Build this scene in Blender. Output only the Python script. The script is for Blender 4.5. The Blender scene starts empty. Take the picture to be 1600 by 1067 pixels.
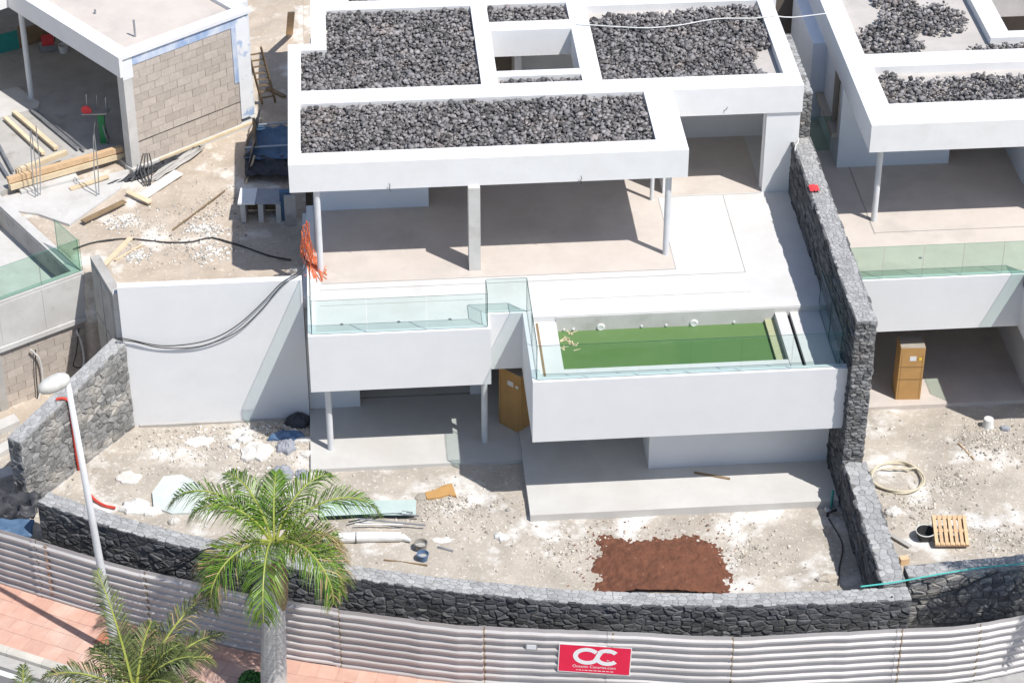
import bpy, math, random
import numpy as np
from mathutils import Vector, noise
random.seed(7); RNG = np.random.default_rng(11)
scn = bpy.context.scene
C = scn.collection
# ------------------------------------------------------------------ camera
F_PX, PITCH, YAW = 3743.0, math.radians(34.393), math.radians(4.469)
CAM = Vector((-4.36, -48.82, 38.90))
FW = Vector((math.sin(YAW)*math.cos(PITCH), math.cos(YAW)*math.cos(PITCH), -math.sin(PITCH)))
RT = Vector((math.cos(YAW), -math.sin(YAW), 0)); UP = RT.cross(FW)
cd = bpy.data.cameras.new('camera'); cam = bpy.data.objects.new('camera', cd); C.objects.link(cam)
cam.location = CAM; cam.rotation_euler = FW.to_track_quat('-Z', 'Y').to_euler()
cd.sensor_width = 36.0; cd.lens = 36.0*F_PX/1600.0; cd.clip_start = 1.0; cd.clip_end = 3000
scn.camera = cam
# ------------------------------------------------------------------ sky, sun, exposure
SUN = Vector((0.435, -0.42, 1.0)).normalized()
w = bpy.data.worlds.new('World'); scn.world = w; w.use_nodes = True
nt = w.node_tree; bg = nt.nodes['Background']
sky = nt.nodes.new('ShaderNodeTexSky'); sky.sky_type = 'NISHITA'; sky.sun_disc = False; sky.ozone_density = 1.6; sky.dust_density = 1.0
sky.sun_elevation = math.asin(SUN.z); sky.sun_rotation = math.atan2(SUN.x, SUN.y)
nt.links.new(sky.outputs[0], bg.inputs[0]); bg.inputs[1].default_value = 0.112
sl = bpy.data.lights.new('sun', 'SUN'); sl.energy = 4.35; sl.angle = math.radians(0.53); sl.color = (1.0, 0.965, 0.92)
so = bpy.data.objects.new('sun', sl); C.objects.link(so); so.rotation_euler = SUN.to_track_quat('Z', 'Y').to_euler(); so.location = (0, 0, 60)
vs = scn.view_settings; vs.view_transform = 'Standard'; vs.look = 'None'; vs.gamma = 1.0; vs.use_curve_mapping = False
vs.exposure = 0.28
scn.render.engine = 'CYCLES'
scn.cycles.transparent_max_bounces = 16
scn.cycles.max_bounces = 10; scn.cycles.diffuse_bounces = 8

def at(x, y, Z=None, Y=None, X=None):
    """photo pixel -> point on the plane Z=, Y= or X="""
    d = FW*F_PX + RT*(x-800) + UP*(533.5-y)
    if Z is not None: t = (Z-CAM.z)/d.z
    elif Y is not None: t = (Y-CAM.y)/d.y
    else: t = (X-CAM.x)/d.x
    return CAM + d*t

# ------------------------------------------------------------------ materials
MAT = {}
def mat(name, c1, c2=None, scale=3.0, rough=0.8, bump=0.0, bscale=30.0, metal=0.0, c3=None, s3=0.8, t3=(0.55, 0.62),
        tone=False, objrand=0.0, detail=6.0, spec=0.4, stretch=None, fine=None):
    m = bpy.data.materials.new(name); m.use_nodes = True; n = m.node_tree.nodes; l = m.node_tree.links
    b = n['Principled BSDF']; b.inputs['Roughness'].default_value = rough; b.inputs['Metallic'].default_value = metal
    b.inputs['Specular IOR Level'].default_value = spec
    g = n.new('ShaderNodeNewGeometry'); pos = g.outputs['Position']
    if stretch:
        mp = n.new('ShaderNodeMapping'); mp.inputs['Scale'].default_value = stretch
        l.new(pos, mp.inputs['Vector']); pos = mp.outputs[0]
    def nz(s, d=detail):
        t = n.new('ShaderNodeTexNoise'); t.inputs['Scale'].default_value = s; t.inputs['Detail'].default_value = d
        t.inputs['Roughness'].default_value = 0.62
        l.new(pos, t.inputs['Vector']); return t.outputs['Fac']
    def mix(fac, a, bb):
        x = n.new('ShaderNodeMix'); x.data_type = 'RGBA'
        if isinstance(fac, float): x.inputs[0].default_value = fac
        else: l.new(fac, x.inputs[0])
        for k, v in ((6, a), (7, bb)):
            if isinstance(v, tuple): x.inputs[k].default_value = (*v, 1)
            else: l.new(v, x.inputs[k])
        return x.outputs[2]
    def ramp(f, a, bb):
        r = n.new('ShaderNodeMapRange'); r.inputs[1].default_value = a; r.inputs[2].default_value = bb
        l.new(f, r.inputs[0]); return r.outputs[0]
    col = c1
    if c2: col = mix(ramp(nz(scale), 0.35, 0.65), c1, c2)
    if c3: col = mix(ramp(nz(s3), *t3), col, c3)
    if fine:
        col = mix(ramp(nz(fine[1], 3.0), 0.56, 0.72), col, fine[0])
    def mul(colv, fac, lo, hi):
        r = n.new('ShaderNodeMapRange'); r.inputs[3].default_value = lo; r.inputs[4].default_value = hi
        l.new(fac, r.inputs[0])
        x = n.new('ShaderNodeMix'); x.data_type = 'RGBA'; x.blend_type = 'MULTIPLY'; x.inputs[0].default_value = 1
        if isinstance(colv, tuple): x.inputs[6].default_value = (*colv, 1)
        else: l.new(colv, x.inputs[6])
        l.new(r.outputs[0], x.inputs[7]); return x.outputs[2]
    if tone:
        a = n.new('ShaderNodeAttribute'); a.attribute_name = 'tone'; tw = .5 if tone is True else tone*.5; col = mul(col, a.outputs['Fac'], 1-tw, 1+tw)
    if objrand:
        o = n.new('ShaderNodeObjectInfo'); col = mul(col, o.outputs['Random'], 1-objrand, 1+objrand)
    if isinstance(col, tuple): b.inputs['Base Color'].default_value = (*col, 1)
    else: l.new(col, b.inputs['Base Color'])
    if bump:
        bp = n.new('ShaderNodeBump'); bp.inputs['Strength'].default_value = bump; bp.inputs['Distance'].default_value = 0.02
        l.new(nz(bscale), bp.inputs['Height']); l.new(bp.outputs[0], b.inputs['Normal'])
    MAT[name] = m; return m

mat('plaster', (.725, .73, .735), (.70, .705, .71), 1.3, .75, .15, 40, c3=(.67, .672, .675), s3=.45, t3=(.56, .75))
mat('roof_white', (.74, .74, .74), (.705, .70, .695), 1.8, .7, .15, 25, c3=(.68, .665, .65), s3=.9, t3=(.6, .85))
mat('plaster_shade_blue', (.68, .73, .80), (.64, .69, .77), 1.0, .8, .1)  # white plaster with the blue of skylit shade mixed into its colour
mat('terrace', (.62, .615, .605), (.575, .57, .56), 1.4, .7, .12, 50, c3=(.53, .52, .50), s3=.5, t3=(.5, .75))
mat('screed', (.57, .515, .465), (.52, .465, .42), 1.1, .8, .15, 45, c3=(.46, .42, .38), s3=.6, t3=(.52, .7))
mat('patio', (.54, .53, .505), (.49, .48, .455), 1.3, .8, .15, 45, c3=(.49, .47, .44), s3=.6, t3=(.52, .72))
mat('joint', (.33, .31, .29), (.27, .255, .235), 4)
mat('concrete', (.44, .425, .40), (.36, .345, .32), 1.6, .9, .3, 25, c3=(.30, .28, .255), s3=2.2, t3=(.56, .72))
mat('concrete_light', (.56, .55, .53), (.49, .475, .45), 1.5, .9, .3, 25, c3=(.42, .40, .37), s3=1.4, t3=(.56, .74))
mat('roof_slab', (.50, .47, .44), (.43, .405, .38), 1.2, .9, .2, 30, c3=(.36, .34, .32), s3=.7, t3=(.55, .7))
mat('block', (.50, .44, .385), (.44, .385, .335), 5, .95, .6, 60, objrand=.10, fine=((.56, .50, .44), 11.))
mat('mortar', (.34, .30, .26), None, rough=.95)
mat('primer', (.30, .40, .58), (.66, .69, .74), 2.2, .8, .1, detail=10, stretch=(1, 1, .5))
mat('primer_smear', (.76, .77, .78), (.70, .71, .72), 2, .8, .1, c3=(.34, .44, .62), s3=1.5, t3=(.53, .60), detail=10)
mat('soil', (.48, .43, .365), (.33, .295, .25), .75, .95, 1.2, 14, c3=(.66, .645, .615), s3=.55, t3=(.53, .63), detail=10, fine=((.60, .57, .52), 9.0))
mat('earth', (.49, .42, .345), (.40, .335, .265), .9, .95, .8, 12, c3=(.68, .64, .58), s3=.62, t3=(.54, .63), fine=((.58, .50, .41), 8.0))
mat('rubble', (.42, .375, .315), (.52, .49, .44), 2.0, .95, tone=True)
mat('white_rubble', (.66, .645, .61), (.54, .52, .48), 3.0, .95, .4, 20, tone=True)
mat('red_earth', (.165, .066, .037), (.115, .047, .028), 3.5, .95, 1.0, 18, c3=(.24, .12, .08), s3=6, t3=(.6, .75))
mat('red_crumb', (.20, .085, .05), (.30, .16, .11), 6, .95, tone=True)
mat('lava', (.225, .212, .209), (.155, .150, .152), 1.4, .8, .8, 60, tone=1.4, c3=(.235, .205, .190), s3=.9, t3=(.55, .7))
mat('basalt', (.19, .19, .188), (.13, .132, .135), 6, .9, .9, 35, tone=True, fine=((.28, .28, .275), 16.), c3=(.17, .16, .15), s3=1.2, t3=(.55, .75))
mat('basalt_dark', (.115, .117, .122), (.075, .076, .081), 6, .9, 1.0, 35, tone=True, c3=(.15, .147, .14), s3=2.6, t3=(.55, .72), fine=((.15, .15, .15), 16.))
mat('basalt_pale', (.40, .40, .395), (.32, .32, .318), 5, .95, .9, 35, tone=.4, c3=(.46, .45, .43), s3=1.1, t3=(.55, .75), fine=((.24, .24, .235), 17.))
mat('basalt_grey', (.25, .247, .24), (.17, .17, .167), 5, .95, .9, 30, tone=.8, c3=(.36, .335, .30), s3=1.1, t3=(.52, .66), fine=((.36, .355, .345), 14.))
mat('wall_mortar', (.20, .195, .19), (.14, .137, .133), 3, .95, .5, 30)
mat('wall_mortar_pale', (.40, .395, .385), (.32, .315, .305), 3, .95, .5, 30)
mat('wall_mortar_dark', (.045, .045, .048), (.03, .03, .032), 3, .95, .5, 30)
mat('galvanised', (.52, .495, .485), (.42, .40, .39), .8, .42, .05, 20, metal=.15, c3=(.47, .425, .40), s3=1.7, t3=(.56, .76), stretch=(.35, .35, 2.2), objrand=.07)
mat('rust', (.30, .13, .05), (.55, .47, .40), 9, .9)
mat('dark', (.02, .02, .022), None, rough=.7)
mat('black_rubber', (.022, .022, .024), (.05, .05, .05), 5, .6)
mat('tarp_black', (.030, .031, .036), (.055, .057, .065), 4, .55, .3, 15)
mat('blue_plastic', (.07, .14, .27), (.12, .19, .30), 5, .4)
mat('tarp_blue', (.06, .12, .21), (.10, .17, .27), 3, .5)
mat('cardboard', (.47, .27, .10), (.41, .235, .085), 2.5, .85, .1, 20)
mat('cardboard_top', (.36, .33, .28), (.30, .27, .23), 3, .85)
mat('tape', (.26, .15, .06), None, rough=.4)
mat('paper', (.75, .75, .74), (.62, .63, .64), 30, .7)
mat('yellow', (.75, .55, .06), None, rough=.6)
mat('wood', (.62, .44, .27), (.52, .35, .20), 3, .8, .2, 20, objrand=.12, stretch=(1, 6, 1))
mat('wood_pale', (.70, .58, .40), (.60, .48, .32), 3, .8, .2, 20, objrand=.1)
mat('wood_dark', (.27, .19, .11), (.20, .14, .08), 3, .8)
mat('steel', (.45, .47, .49), (.33, .35, .38), 3, .4, metal=.7)
mat('white_metal', (.64, .65, .66), (.56, .57, .58), 2, .45)
mat('lamp_head', (.62, .615, .58), (.50, .49, .45), 6, .5)
mat('green_paint', (.03, .30, .10), (.05, .22, .08), 5, .5)
mat('teal', (.03, .30, .27), (.04, .24, .22), 4, .7)
mat('teal_hose', (.08, .45, .40), None, rough=.5)
mat('red_conduit', (.62, .07, .04), (.50, .06, .04), 6, .5)
mat('red_cloth', (.70, .07, .07), (.60, .05, .06), 10, .8)
mat('orange_net', (.80, .17, .05), (.75, .25, .12), 8, .6)
mat('hose_cream', (.62, .56, .42), (.55, .50, .38), 6, .5)
mat('white_plastic', (.72, .72, .70), (.60, .60, .58), 4, .5, .3, 8)
mat('pale_plastic', (.50, .555, .53), (.57, .61, .59), 2.5, .3, .3, 6)
mat('grey_cement', (.33, .345, .38), (.27, .28, .315), 3, .95, 1.0, 20)
mat('bucket_grey', (.30, .28, .25), (.22, .21, .19), 6, .7)
mat('cement_paste', (.50, .485, .46), (.40, .385, .36), 12, .8, .4, 30)
mat('teal_sheet', (.42, .52, .49), (.47, .56, .53), 2, .25)
mat('sign_red', (.78, .012, .065), (.70, .010, .055), 1.5, .4)
mat('sign_white', (.78, .79, .78), None, rough=.5)
mat('pink_paver', (.60, .37, .29), (.54, .32, .245), 3, .85, .2, 30, objrand=.09, c3=(.63, .45, .37), s3=.8, t3=(.5, .7))
mat('red_paver', (.46, .18, .115), (.40, .15, .095), 3, .85, .2, 30, objrand=.1, c3=(.55, .32, .24), s3=1.6, t3=(.52, .65))
mat('kerb', (.56, .53, .47), (.48, .45, .40), 2, .9, .2, 30, objrand=.06)
mat('asphalt', (.17, .168, .168), (.14, .138, .14), 2, .95, .4, 60, c3=(.21, .205, .2), s3=.5, t3=(.5, .7))
mat('road_paint', (.70, .69, .66), (.60, .59, .56), 6, .8)
mat('pool_floor', (.42, .44, .28), (.34, .37, .20), 2.5, .8)
mat('olive', (.34, .36, .20), (.42, .42, .27), 6, .7)
mat('leaf', (.055, .125, .012), (.125, .205, .020), 1.6, .42, tone=1.5)
mat('leaf_grey', (.065, .090, .026), (.115, .140, .042), 1.8, .5, tone=1.4)
mat('leaf_dry', (.34, .25, .12), (.24, .18, .09), 3, .8, tone=True)
mat('rachis', (.26, .30, .05), (.34, .36, .09), 3, .5)
mat('trunk', (.60, .585, .565), (.42, .40, .375), 3, .9, .9, 10, stretch=(.8, .8, 7))
mat('fibre', (.20, .14, .085), (.30, .22, .14), 6, .95, .6, 20)
mat('bush', (.035, .13, .02), (.05, .17, .03), 3, .5, tone=True)
mat('dark_panel', (.16, .135, .115), (.13, .11, .095), 1, .7)
mat('window_dark', (.05, .035, .03), None, rough=.2)
mat('frame_beige', (.42, .37, .31), None, rough=.6)

def glass_mat(name, tint, edge, gl=.05):
    m = bpy.data.materials.new(name); m.use_nodes = True; n = m.node_tree.nodes; l = m.node_tree.links
    n.remove(n['Principled BSDF']); out = n['Material Output']
    t = n.new('ShaderNodeBsdfTransparent'); t.inputs[0].default_value = (*tint, 1)
    g = n.new('ShaderNodeBsdfGlossy'); g.inputs['Roughness'].default_value = .02
    lw_ = n.new('ShaderNodeLayerWeight'); pw_ = n.new('ShaderNodeMath'); pw_.operation = 'POWER'; pw_.inputs[1].default_value = 4.0
    l.new(lw_.outputs['Facing'], pw_.inputs[0]); f = n.new('ShaderNodeMath'); f.operation = 'MULTIPLY_ADD'; f.inputs[1].default_value = .55; f.inputs[2].default_value = .02; l.new(pw_.outputs[0], f.inputs[0])
    mx = n.new('ShaderNodeMixShader'); l.new(f.outputs[0], mx.inputs[0]); l.new(t.outputs[0], mx.inputs[1]); l.new(g.outputs[0], mx.inputs[2])
    l.new(mx.outputs[0], out.inputs[0]); MAT[name] = m
    mat(name+'_edge', edge, None, rough=.15)
glass_mat('glass', (.90, .955, .942), (.015, .055, .048))
glass_mat('glass_green', (.80, .90, .85), (.05, .20, .15))
def water_mat():
    m = mat('pool_water', (.098, .185, .058), (.115, .20, .07), .35, .06, .06, 3, spec=.5)
water_mat()

# ------------------------------------------------------------------ mesh helpers
ORG = {}
def V3(p): return Vector((p[0], p[1], p[2]))
class MB:
    def __init__(s): s.v = []; s.f = []; s.mi = []; s.t = []
    def add(s, vs_, fs, mi=0, tone=.5):
        o = len(s.v); s.v += [tuple(p) for p in vs_]
        for f in fs: s.f.append([i+o for i in f]); s.mi.append(mi); s.t.append(tone)
        return s
    def box(s, x0, x1, y0, y1, z0, z1, mi=0):
        return s.add([(x0, y0, z0), (x1, y0, z0), (x1, y1, z0), (x0, y1, z0), (x0, y0, z1), (x1, y0, z1), (x1, y1, z1), (x0, y1, z1)],
                     [(0, 3, 2, 1), (4, 5, 6, 7), (0, 1, 5, 4), (1, 2, 6, 5), (2, 3, 7, 6), (3, 0, 4, 7)], mi)
    def obox(s, c, ax, ay, az, mi=0):
        """centre and three half-axes"""
        c, ax, ay, az = map(V3, (c, ax, ay, az)); v = []
        for z in (-1, 1):
            for x, y in ((-1, -1), (1, -1), (1, 1), (-1, 1)): v.append(c+ax*x+ay*y+az*z)
        return s.add(v, [(0, 3, 2, 1), (4, 5, 6, 7), (0, 1, 5, 4), (1, 2, 6, 5), (2, 3, 7, 6), (3, 0, 4, 7)], mi)
    def beam(s, a, b, wd, ht, up=(0, 0, 1)):
        a, b = V3(a), V3(b); d = b-a; t = d.normalized(); sd = t.cross(V3(up)).normalized(); u = sd.cross(t)
        return s.obox((a+b)/2, d/2, sd*wd/2, u*ht/2)
    def prism(s, poly, z0, z1, mi=0):
        n = len(poly); zz0 = z0 if hasattr(z0, '__len__') else [z0]*n; zz1 = z1 if hasattr(z1, '__len__') else [z1]*n
        v = [(p[0], p[1], zz0[i]) for i, p in enumerate(poly)]+[(p[0], p[1], zz1[i]) for i, p in enumerate(poly)]
        f = [tuple(range(n-1, -1, -1)), tuple(range(n, 2*n))]+[(i, (i+1) % n, n+(i+1) % n, n+i) for i in range(n)]
        return s.add(v, f, mi)
    def tube(s, pts, r, n=8, cap=True, mi=0):
        pts = [V3(p) for p in pts]; rs = r if hasattr(r, '__len__') else [r]*len(pts); v = []; f = []
        ref = None
        for i, p in enumerate(pts):
            t = (pts[min(i+1, len(pts)-1)]-pts[max(i-1, 0)]).normalized()
            if ref is None: ref = Vector((0, 0, 1)) if abs(t.z) < .9 else Vector((1, 0, 0))
            a = t.cross(ref).normalized(); b = a.cross(t); ref = b
            for k in range(n):
                q = 2*math.pi*k/n; v.append(p+(a*math.cos(q)+b*math.sin(q))*rs[i])
        for i in range(len(pts)-1):
            for k in range(n): f.append((i*n+k, i*n+(k+1) % n, (i+1)*n+(k+1) % n, (i+1)*n+k))
        if cap: f.append(tuple(range(n-1, -1, -1))); f.append(tuple((len(pts)-1)*n+k for k in range(n)))
        return s.add(v, f, mi)
    def lathe(s, c, prof, n=20, mi=0, axis=None):
        c = V3(c); v = []; f = []
        ax = V3(axis).normalized() if axis else Vector((0, 0, 1))
        a = ax.orthogonal().normalized() if axis else Vector((1, 0, 0)); b = ax.cross(a)
        for r, z in prof:
            for k in range(n):
                q = 2*math.pi*k/n; v.append(c+a*(r*math.cos(q))+b*(r*math.sin(q))+ax*z)
        for i in range(len(prof)-1):
            for k in range(n): f.append((i*n+k, i*n+(k+1) % n, (i+1)*n+(k+1) % n, (i+1)*n+k))
        f.append(tuple(range(n-1, -1, -1))); f.append(tuple((len(prof)-1)*n+k for k in range(n)))
        return s.add(v, f, mi)
    def build(s, name, m, parent=None, smooth=False, tone=False, kind=None, org=None):
        me = bpy.data.meshes.new(name); o = bpy.data.objects.new(name, me); C.objects.link(o)
        if parent is not None:
            o.parent = parent; og = ORG[parent.name]; ORG[o.name] = og
        else:
            if org is None:
                a = np.array([tuple(p) for p in s.v]); lo, hi = a.min(0), a.max(0)
                org = Vector(((lo[0]+hi[0])/2, (lo[1]+hi[1])/2, lo[2]))
            og = V3(org); o.location = og; ORG[o.name] = og
        me.from_pydata([(p[0]-og.x, p[1]-og.y, p[2]-og.z) for p in s.v], [], s.f)
        for k in (m if isinstance(m, (list, tuple)) else [m]): me.materials.append(MAT[k])
        if any(s.mi): me.polygons.foreach_set('material_index', s.mi)
        if smooth: me.polygons.foreach_set('use_smooth', [True]*len(s.f))
        if tone:
            at_ = me.attributes.new('tone', 'FLOAT', 'FACE'); at_.data.foreach_set('value', s.t)
        me.update()
        if kind: o['kind'] = kind
        return o
def tag(o, label, cat=None, group=None):
    o['label'] = label
    if cat: o['category'] = cat
    if group: o['group'] = group
    return o
def thing(name, label, cat, loc, group=None):
    o = bpy.data.objects.new(name, None); C.objects.link(o); o.location = loc; o.empty_display_size = .2
    ORG[o.name] = V3(loc); return tag(o, label, cat, group)
def bx(name, m, parent, *a, **k): return MB().box(*a).build(name, m, parent, **k)
def struct(o): o['kind'] = 'structure'; return o
def catmull(pts, step=.4):
    P = [Vector(p) for p in pts]; P = [P[0]*2-P[1]]+P+[P[-1]*2-P[-2]]; out = []
    for i in range(1, len(P)-2):
        n = max(2, int((P[i+1]-P[i]).length/step))
        for k in range(n):
            t = k/n; a, b, c, d = P[i-1], P[i], P[i+1], P[i+2]
            out.append(.5*((2*b)+(c-a)*t+(2*a-5*b+4*c-d)*t*t+(3*b-a-3*c+d)*t**3))
    out.append(P[-2]); return out

# ------------------------------------------------------------------ stones
ICO = None
def ico():
    p = (1+5**.5)/2
    v = np.array([(-1, p, 0), (1, p, 0), (-1, -p, 0), (1, -p, 0), (0, -1, p), (0, 1, p), (0, -1, -p), (0, 1, -p), (p, 0, -1), (p, 0, 1), (-p, 0, -1), (-p, 0, 1)], float)
    v /= np.linalg.norm(v[0])
    f = np.array([(0, 11, 5), (0, 5, 1), (0, 1, 7), (0, 7, 10), (0, 10, 11), (1, 5, 9), (5, 11, 4), (11, 10, 2), (10, 7, 6), (7, 1, 8), (3, 9, 4), (3, 4, 2), (3, 2, 6), (3, 6, 8), (3, 8, 9), (4, 9, 5), (2, 4, 11), (6, 2, 10), (8, 6, 7), (9, 8, 1)])
    return v, f
IV, IF = ico()
def stones(name, pts, sizes, m, parent=None, flat=.75, tones=None):
    """one mesh of many angular stones"""
    n = len(pts); pts = np.array(pts, float); sizes = np.array(sizes, float)
    q = RNG.normal(size=(n, 4)); q /= np.linalg.norm(q, axis=1)[:, None]
    a, b, c, d = q.T
    R = np.stack([1-2*(c*c+d*d), 2*(b*c-a*d), 2*(b*d+a*c), 2*(b*c+a*d), 1-2*(b*b+d*d), 2*(c*d-a*b), 2*(b*d-a*c), 2*(c*d+a*b), 1-2*(b*b+c*c)], 1).reshape(n, 3, 3)
    loc = IV[None]*RNG.uniform(.52, 1.35, size=(n, 12, 1))*RNG.uniform(.65, 1.2, size=(n, 1, 3))
    vv = np.einsum('nij,nkj->nki', R, loc)*sizes[:, None, None]; vv[:, :, 2] *= flat
    vv += pts[:, None, :]
    V = vv.reshape(-1, 3); Fc = (IF[None]+12*np.arange(n)[:, None, None]).reshape(-1, 3)
    me = bpy.data.meshes.new(name); o = bpy.data.objects.new(name, me); C.objects.link(o)
    if parent is not None: o.parent = parent; og = ORG[parent.name]
    else:
        lo, hi = V.min(0), V.max(0); og = Vector(((lo[0]+hi[0])/2, (lo[1]+hi[1])/2, lo[2])); o.location = og
    ORG[o.name] = og
    V = V-np.array(og)
    me.vertices.add(len(V)); me.vertices.foreach_set('co', V.astype(np.float32).ravel())
    me.loops.add(Fc.size); me.loops.foreach_set('vertex_index', Fc.astype(np.int32).ravel())
    me.polygons.add(len(Fc)); me.polygons.foreach_set('loop_start', np.arange(0, Fc.size, 3, dtype=np.int32))
    me.polygons.foreach_set('loop_total', np.full(len(Fc), 3, np.int32))
    me.update(calc_edges=True); me.materials.append(MAT[m])
    tn = np.repeat(RNG.uniform(.0, 1.0, n) if tones is None else tones, 20)
    at_ = me.attributes.new('tone', 'FLOAT', 'FACE'); at_.data.foreach_set('value', tn.astype(np.float32))
    o['kind'] = 'stuff'; return o

def clip(poly, p, q):
    """keep the side of the bisector nearer p"""
    mx, my = (p[0]+q[0])/2, (p[1]+q[1])/2; dx, dy = q[0]-p[0], q[1]-p[1]; out = []
    n = len(poly)
    for i in range(n):
        a, b = poly[i], poly[(i+1) % n]
        da = (a[0]-mx)*dx+(a[1]-my)*dy; db = (b[0]-mx)*dx+(b[1]-my)*dy
        if da <= 0: out.append(a)
        if (da < 0 < db) or (db < 0 < da):
            t = da/(da-db); out.append((a[0]+(b[0]-a[0])*t, a[1]+(b[1]-a[1])*t))
    return out
def cells(u0, u1, v0, v1, su, sv, jit=.42, seed=0, rows=False):
    r = random.Random(seed); nu = max(1, round((u1-u0)/su)); nv = max(1, round((v1-v0)/sv)); su = (u1-u0)/nu; sv = (v1-v0)/nv
    S = {}
    for j in range(-2, nv+2):
        off = r.uniform(-.5, .5)*(1 if rows else .6)
        for i in range(-2, nu+2):
            S[i, j] = (u0+(i+.5+off*.8+r.uniform(-jit, jit))*su, v0+(j+.5+r.uniform(-jit, jit)*(.45 if rows else 1))*sv)
    asp = su/sv; out = []
    for (i, j), p in S.items():
        if p[0] < u0 or p[0] > u1 or p[1] < v0 or p[1] > v1: continue
        # clip in a space where cells are square, so long stones stay long
        P = (p[0]/asp, p[1]); poly = [(u0/asp, v0), (u1/asp, v0), (u1/asp, v1), (u0/asp, v1)]
        for dj in range(-2, 3):
            for di in range(-3, 4):
                if di or dj:
                    q = S.get((i+di, j+dj))
                    if q: poly = clip(poly, P, (q[0]/asp, q[1]))
                    if len(poly) < 3: break
            if len(poly) < 3: break
        if len(poly) >= 3: out.append([(x*asp, y) for x, y in poly])
    return out
def stone_geo(mb, poly, fn, gap, hmin, hmax, r, tone=None):
    n = len(poly); cx = sum(p[0] for p in poly)/n; cy = sum(p[1] for p in poly)/n
    h = r.uniform(hmin, hmax); vs_ = []
    def ring(sh, z, jz=0):
        for x, y in poly:
            dx, dy = x-cx, y-cy; L = math.hypot(dx, dy)+1e-6; k = max(.2, (L-sh)/L)
            vs_.append(fn(cx+dx*k, cy+dy*k, z+r.uniform(-jz, jz)))
    ring(gap, -.03); ring(gap*1.1, h*.55, h*.15); ring(gap*1.2+.035, h, h*.35)
    vs_.append(fn(cx+r.uniform(-.02, .02), cy+r.uniform(-.02, .02)*(1 if abs(cy) > 1.01 else .3), h*r.uniform(.75, 1.35)))
    f = [(2*n+i, 2*n+(i+1) % n, 3*n) for i in range(n)]
    for a in (0, n):
        for i in range(n): f.append((a+i, a+(i+1) % n, a+n+(i+1) % n, a+n+i))
    mb.add(vs_, f, 0, r.uniform(.1, .9) if tone is None else tone)
def stone_face(wall, fn, rect, size, m, budget, gap=.012, h=(.02, .06), seed=1, rows=False, jit=.42, flip=False):
    """stones of one wall face: `budget` of the largest are objects of their own, the others joined"""
    r = random.Random(seed); cl = cells(*rect, *size, jit=jit, seed=seed, rows=rows)
    def area(p): return abs(sum(p[i][0]*p[(i+1) % len(p)][1]-p[(i+1) % len(p)][0]*p[i][1] for i in range(len(p))))
    cl.sort(key=area, reverse=True); rest = MB(); k = 0
    for p in cl:
        if flip: p = p[::-1]
        if k < budget:
            b = MB(); stone_geo(b, p, fn, gap, *h, r); b.build('stone', m, wall, tone=True); k += 1
        else: stone_geo(rest, p, fn, gap, *h, r)
    if rest.v: rest.build('small_stones', m, wall, tone=True, kind='stuff')
    return k

# ================================================================== SETTING
class Path:
    def __init__(s, pts, step=.25):
        s.p = catmull([Vector((x, y, 0)) for x, y in pts], step); s.L = [0]
        for a, b in zip(s.p, s.p[1:]): s.L.append(s.L[-1]+(b-a).length)
        s.len = s.L[-1]
    def at(s, u):
        u = min(max(u, 0), s.len-1e-6); k = int(np.searchsorted(s.L, u, 'right'))-1; k = min(k, len(s.p)-2)
        t = (u-s.L[k])/(s.L[k+1]-s.L[k]); p = s.p[k].lerp(s.p[k+1], t)
        a = s.p[max(k-1, 0)]; b = s.p[min(k+2, len(s.p)-1)]; d = (b-a).normalized()
        return p, Vector((d.y, -d.x, 0))
    def yx(s, x):
        for a, b in zip(s.p, s.p[1:]):
            if a.x <= x <= b.x: return a.y+(b.y-a.y)*(x-a.x)/max(b.x-a.x, 1e-6)
        return s.p[0].y if x < s.p[0].x else s.p[-1].y
FRONT = Path([(-12.62, -.38), (-11.26, -1.22), (-10.38, -1.72), (-8.64, -2.54), (-6.4, -3.42), (-3.8, -4.28), (-1.23, -4.93), (.75, -5.35), (3.6, -5.68), (6, -5.80), (7.95, -5.82), (8.62, -5.80)])
NFRONT = Path([(8.72, -5.02), (11.5, -4.86), (14, -4.5), (18, -3.6)])
FENCE = Path([(-17.5, .6), (-15, -.66), (-13.5, -1.5), (-11.9, -2.36), (-10.1, -3.3), (-8.65, -3.92), (-6.7, -4.72), (-4.2, -5.48), (-1.92, -6.07), (1.72, -6.60), (3.99, -6.93), (6, -6.95), (8, -6.96), (9.89, -6.94), (12, -6.5), (15, -5.6), (18, -4.5)], .3)
SW, RD = -.30, -.42
def smooth(a, b, x):
    t = min(max((x-a)/(b-a), 0), 1); return t*t*(3-2*t)
def garden_z(x, y):
    n = noise.noise(Vector((x*.9, y*.9, 1.3)))*.05+noise.noise(Vector((x*2.7, y*2.7, 5.)))*.03+noise.noise(Vector((x*7, y*7, 9.)))*.018
    z = n-.02
    # rubble heaped along the left wall and beside the patio
    z += .16*math.exp(-((x+6.6)**2/.5+(y-3.4)**2/.7))+.10*math.exp(-((x+8.2)**2/1.2+(y-3.0)**2/.5))
    z += .14*math.exp(-((x-12.3)**2/.5+(y-1.9)**2/.5))
    fy = (FRONT.yx(x) if x < 8.65 else NFRONT.yx(x))+.28
    return z*smooth(0, .3, y-fy)-.8*(1-smooth(-.15, .12, y-fy))
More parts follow.
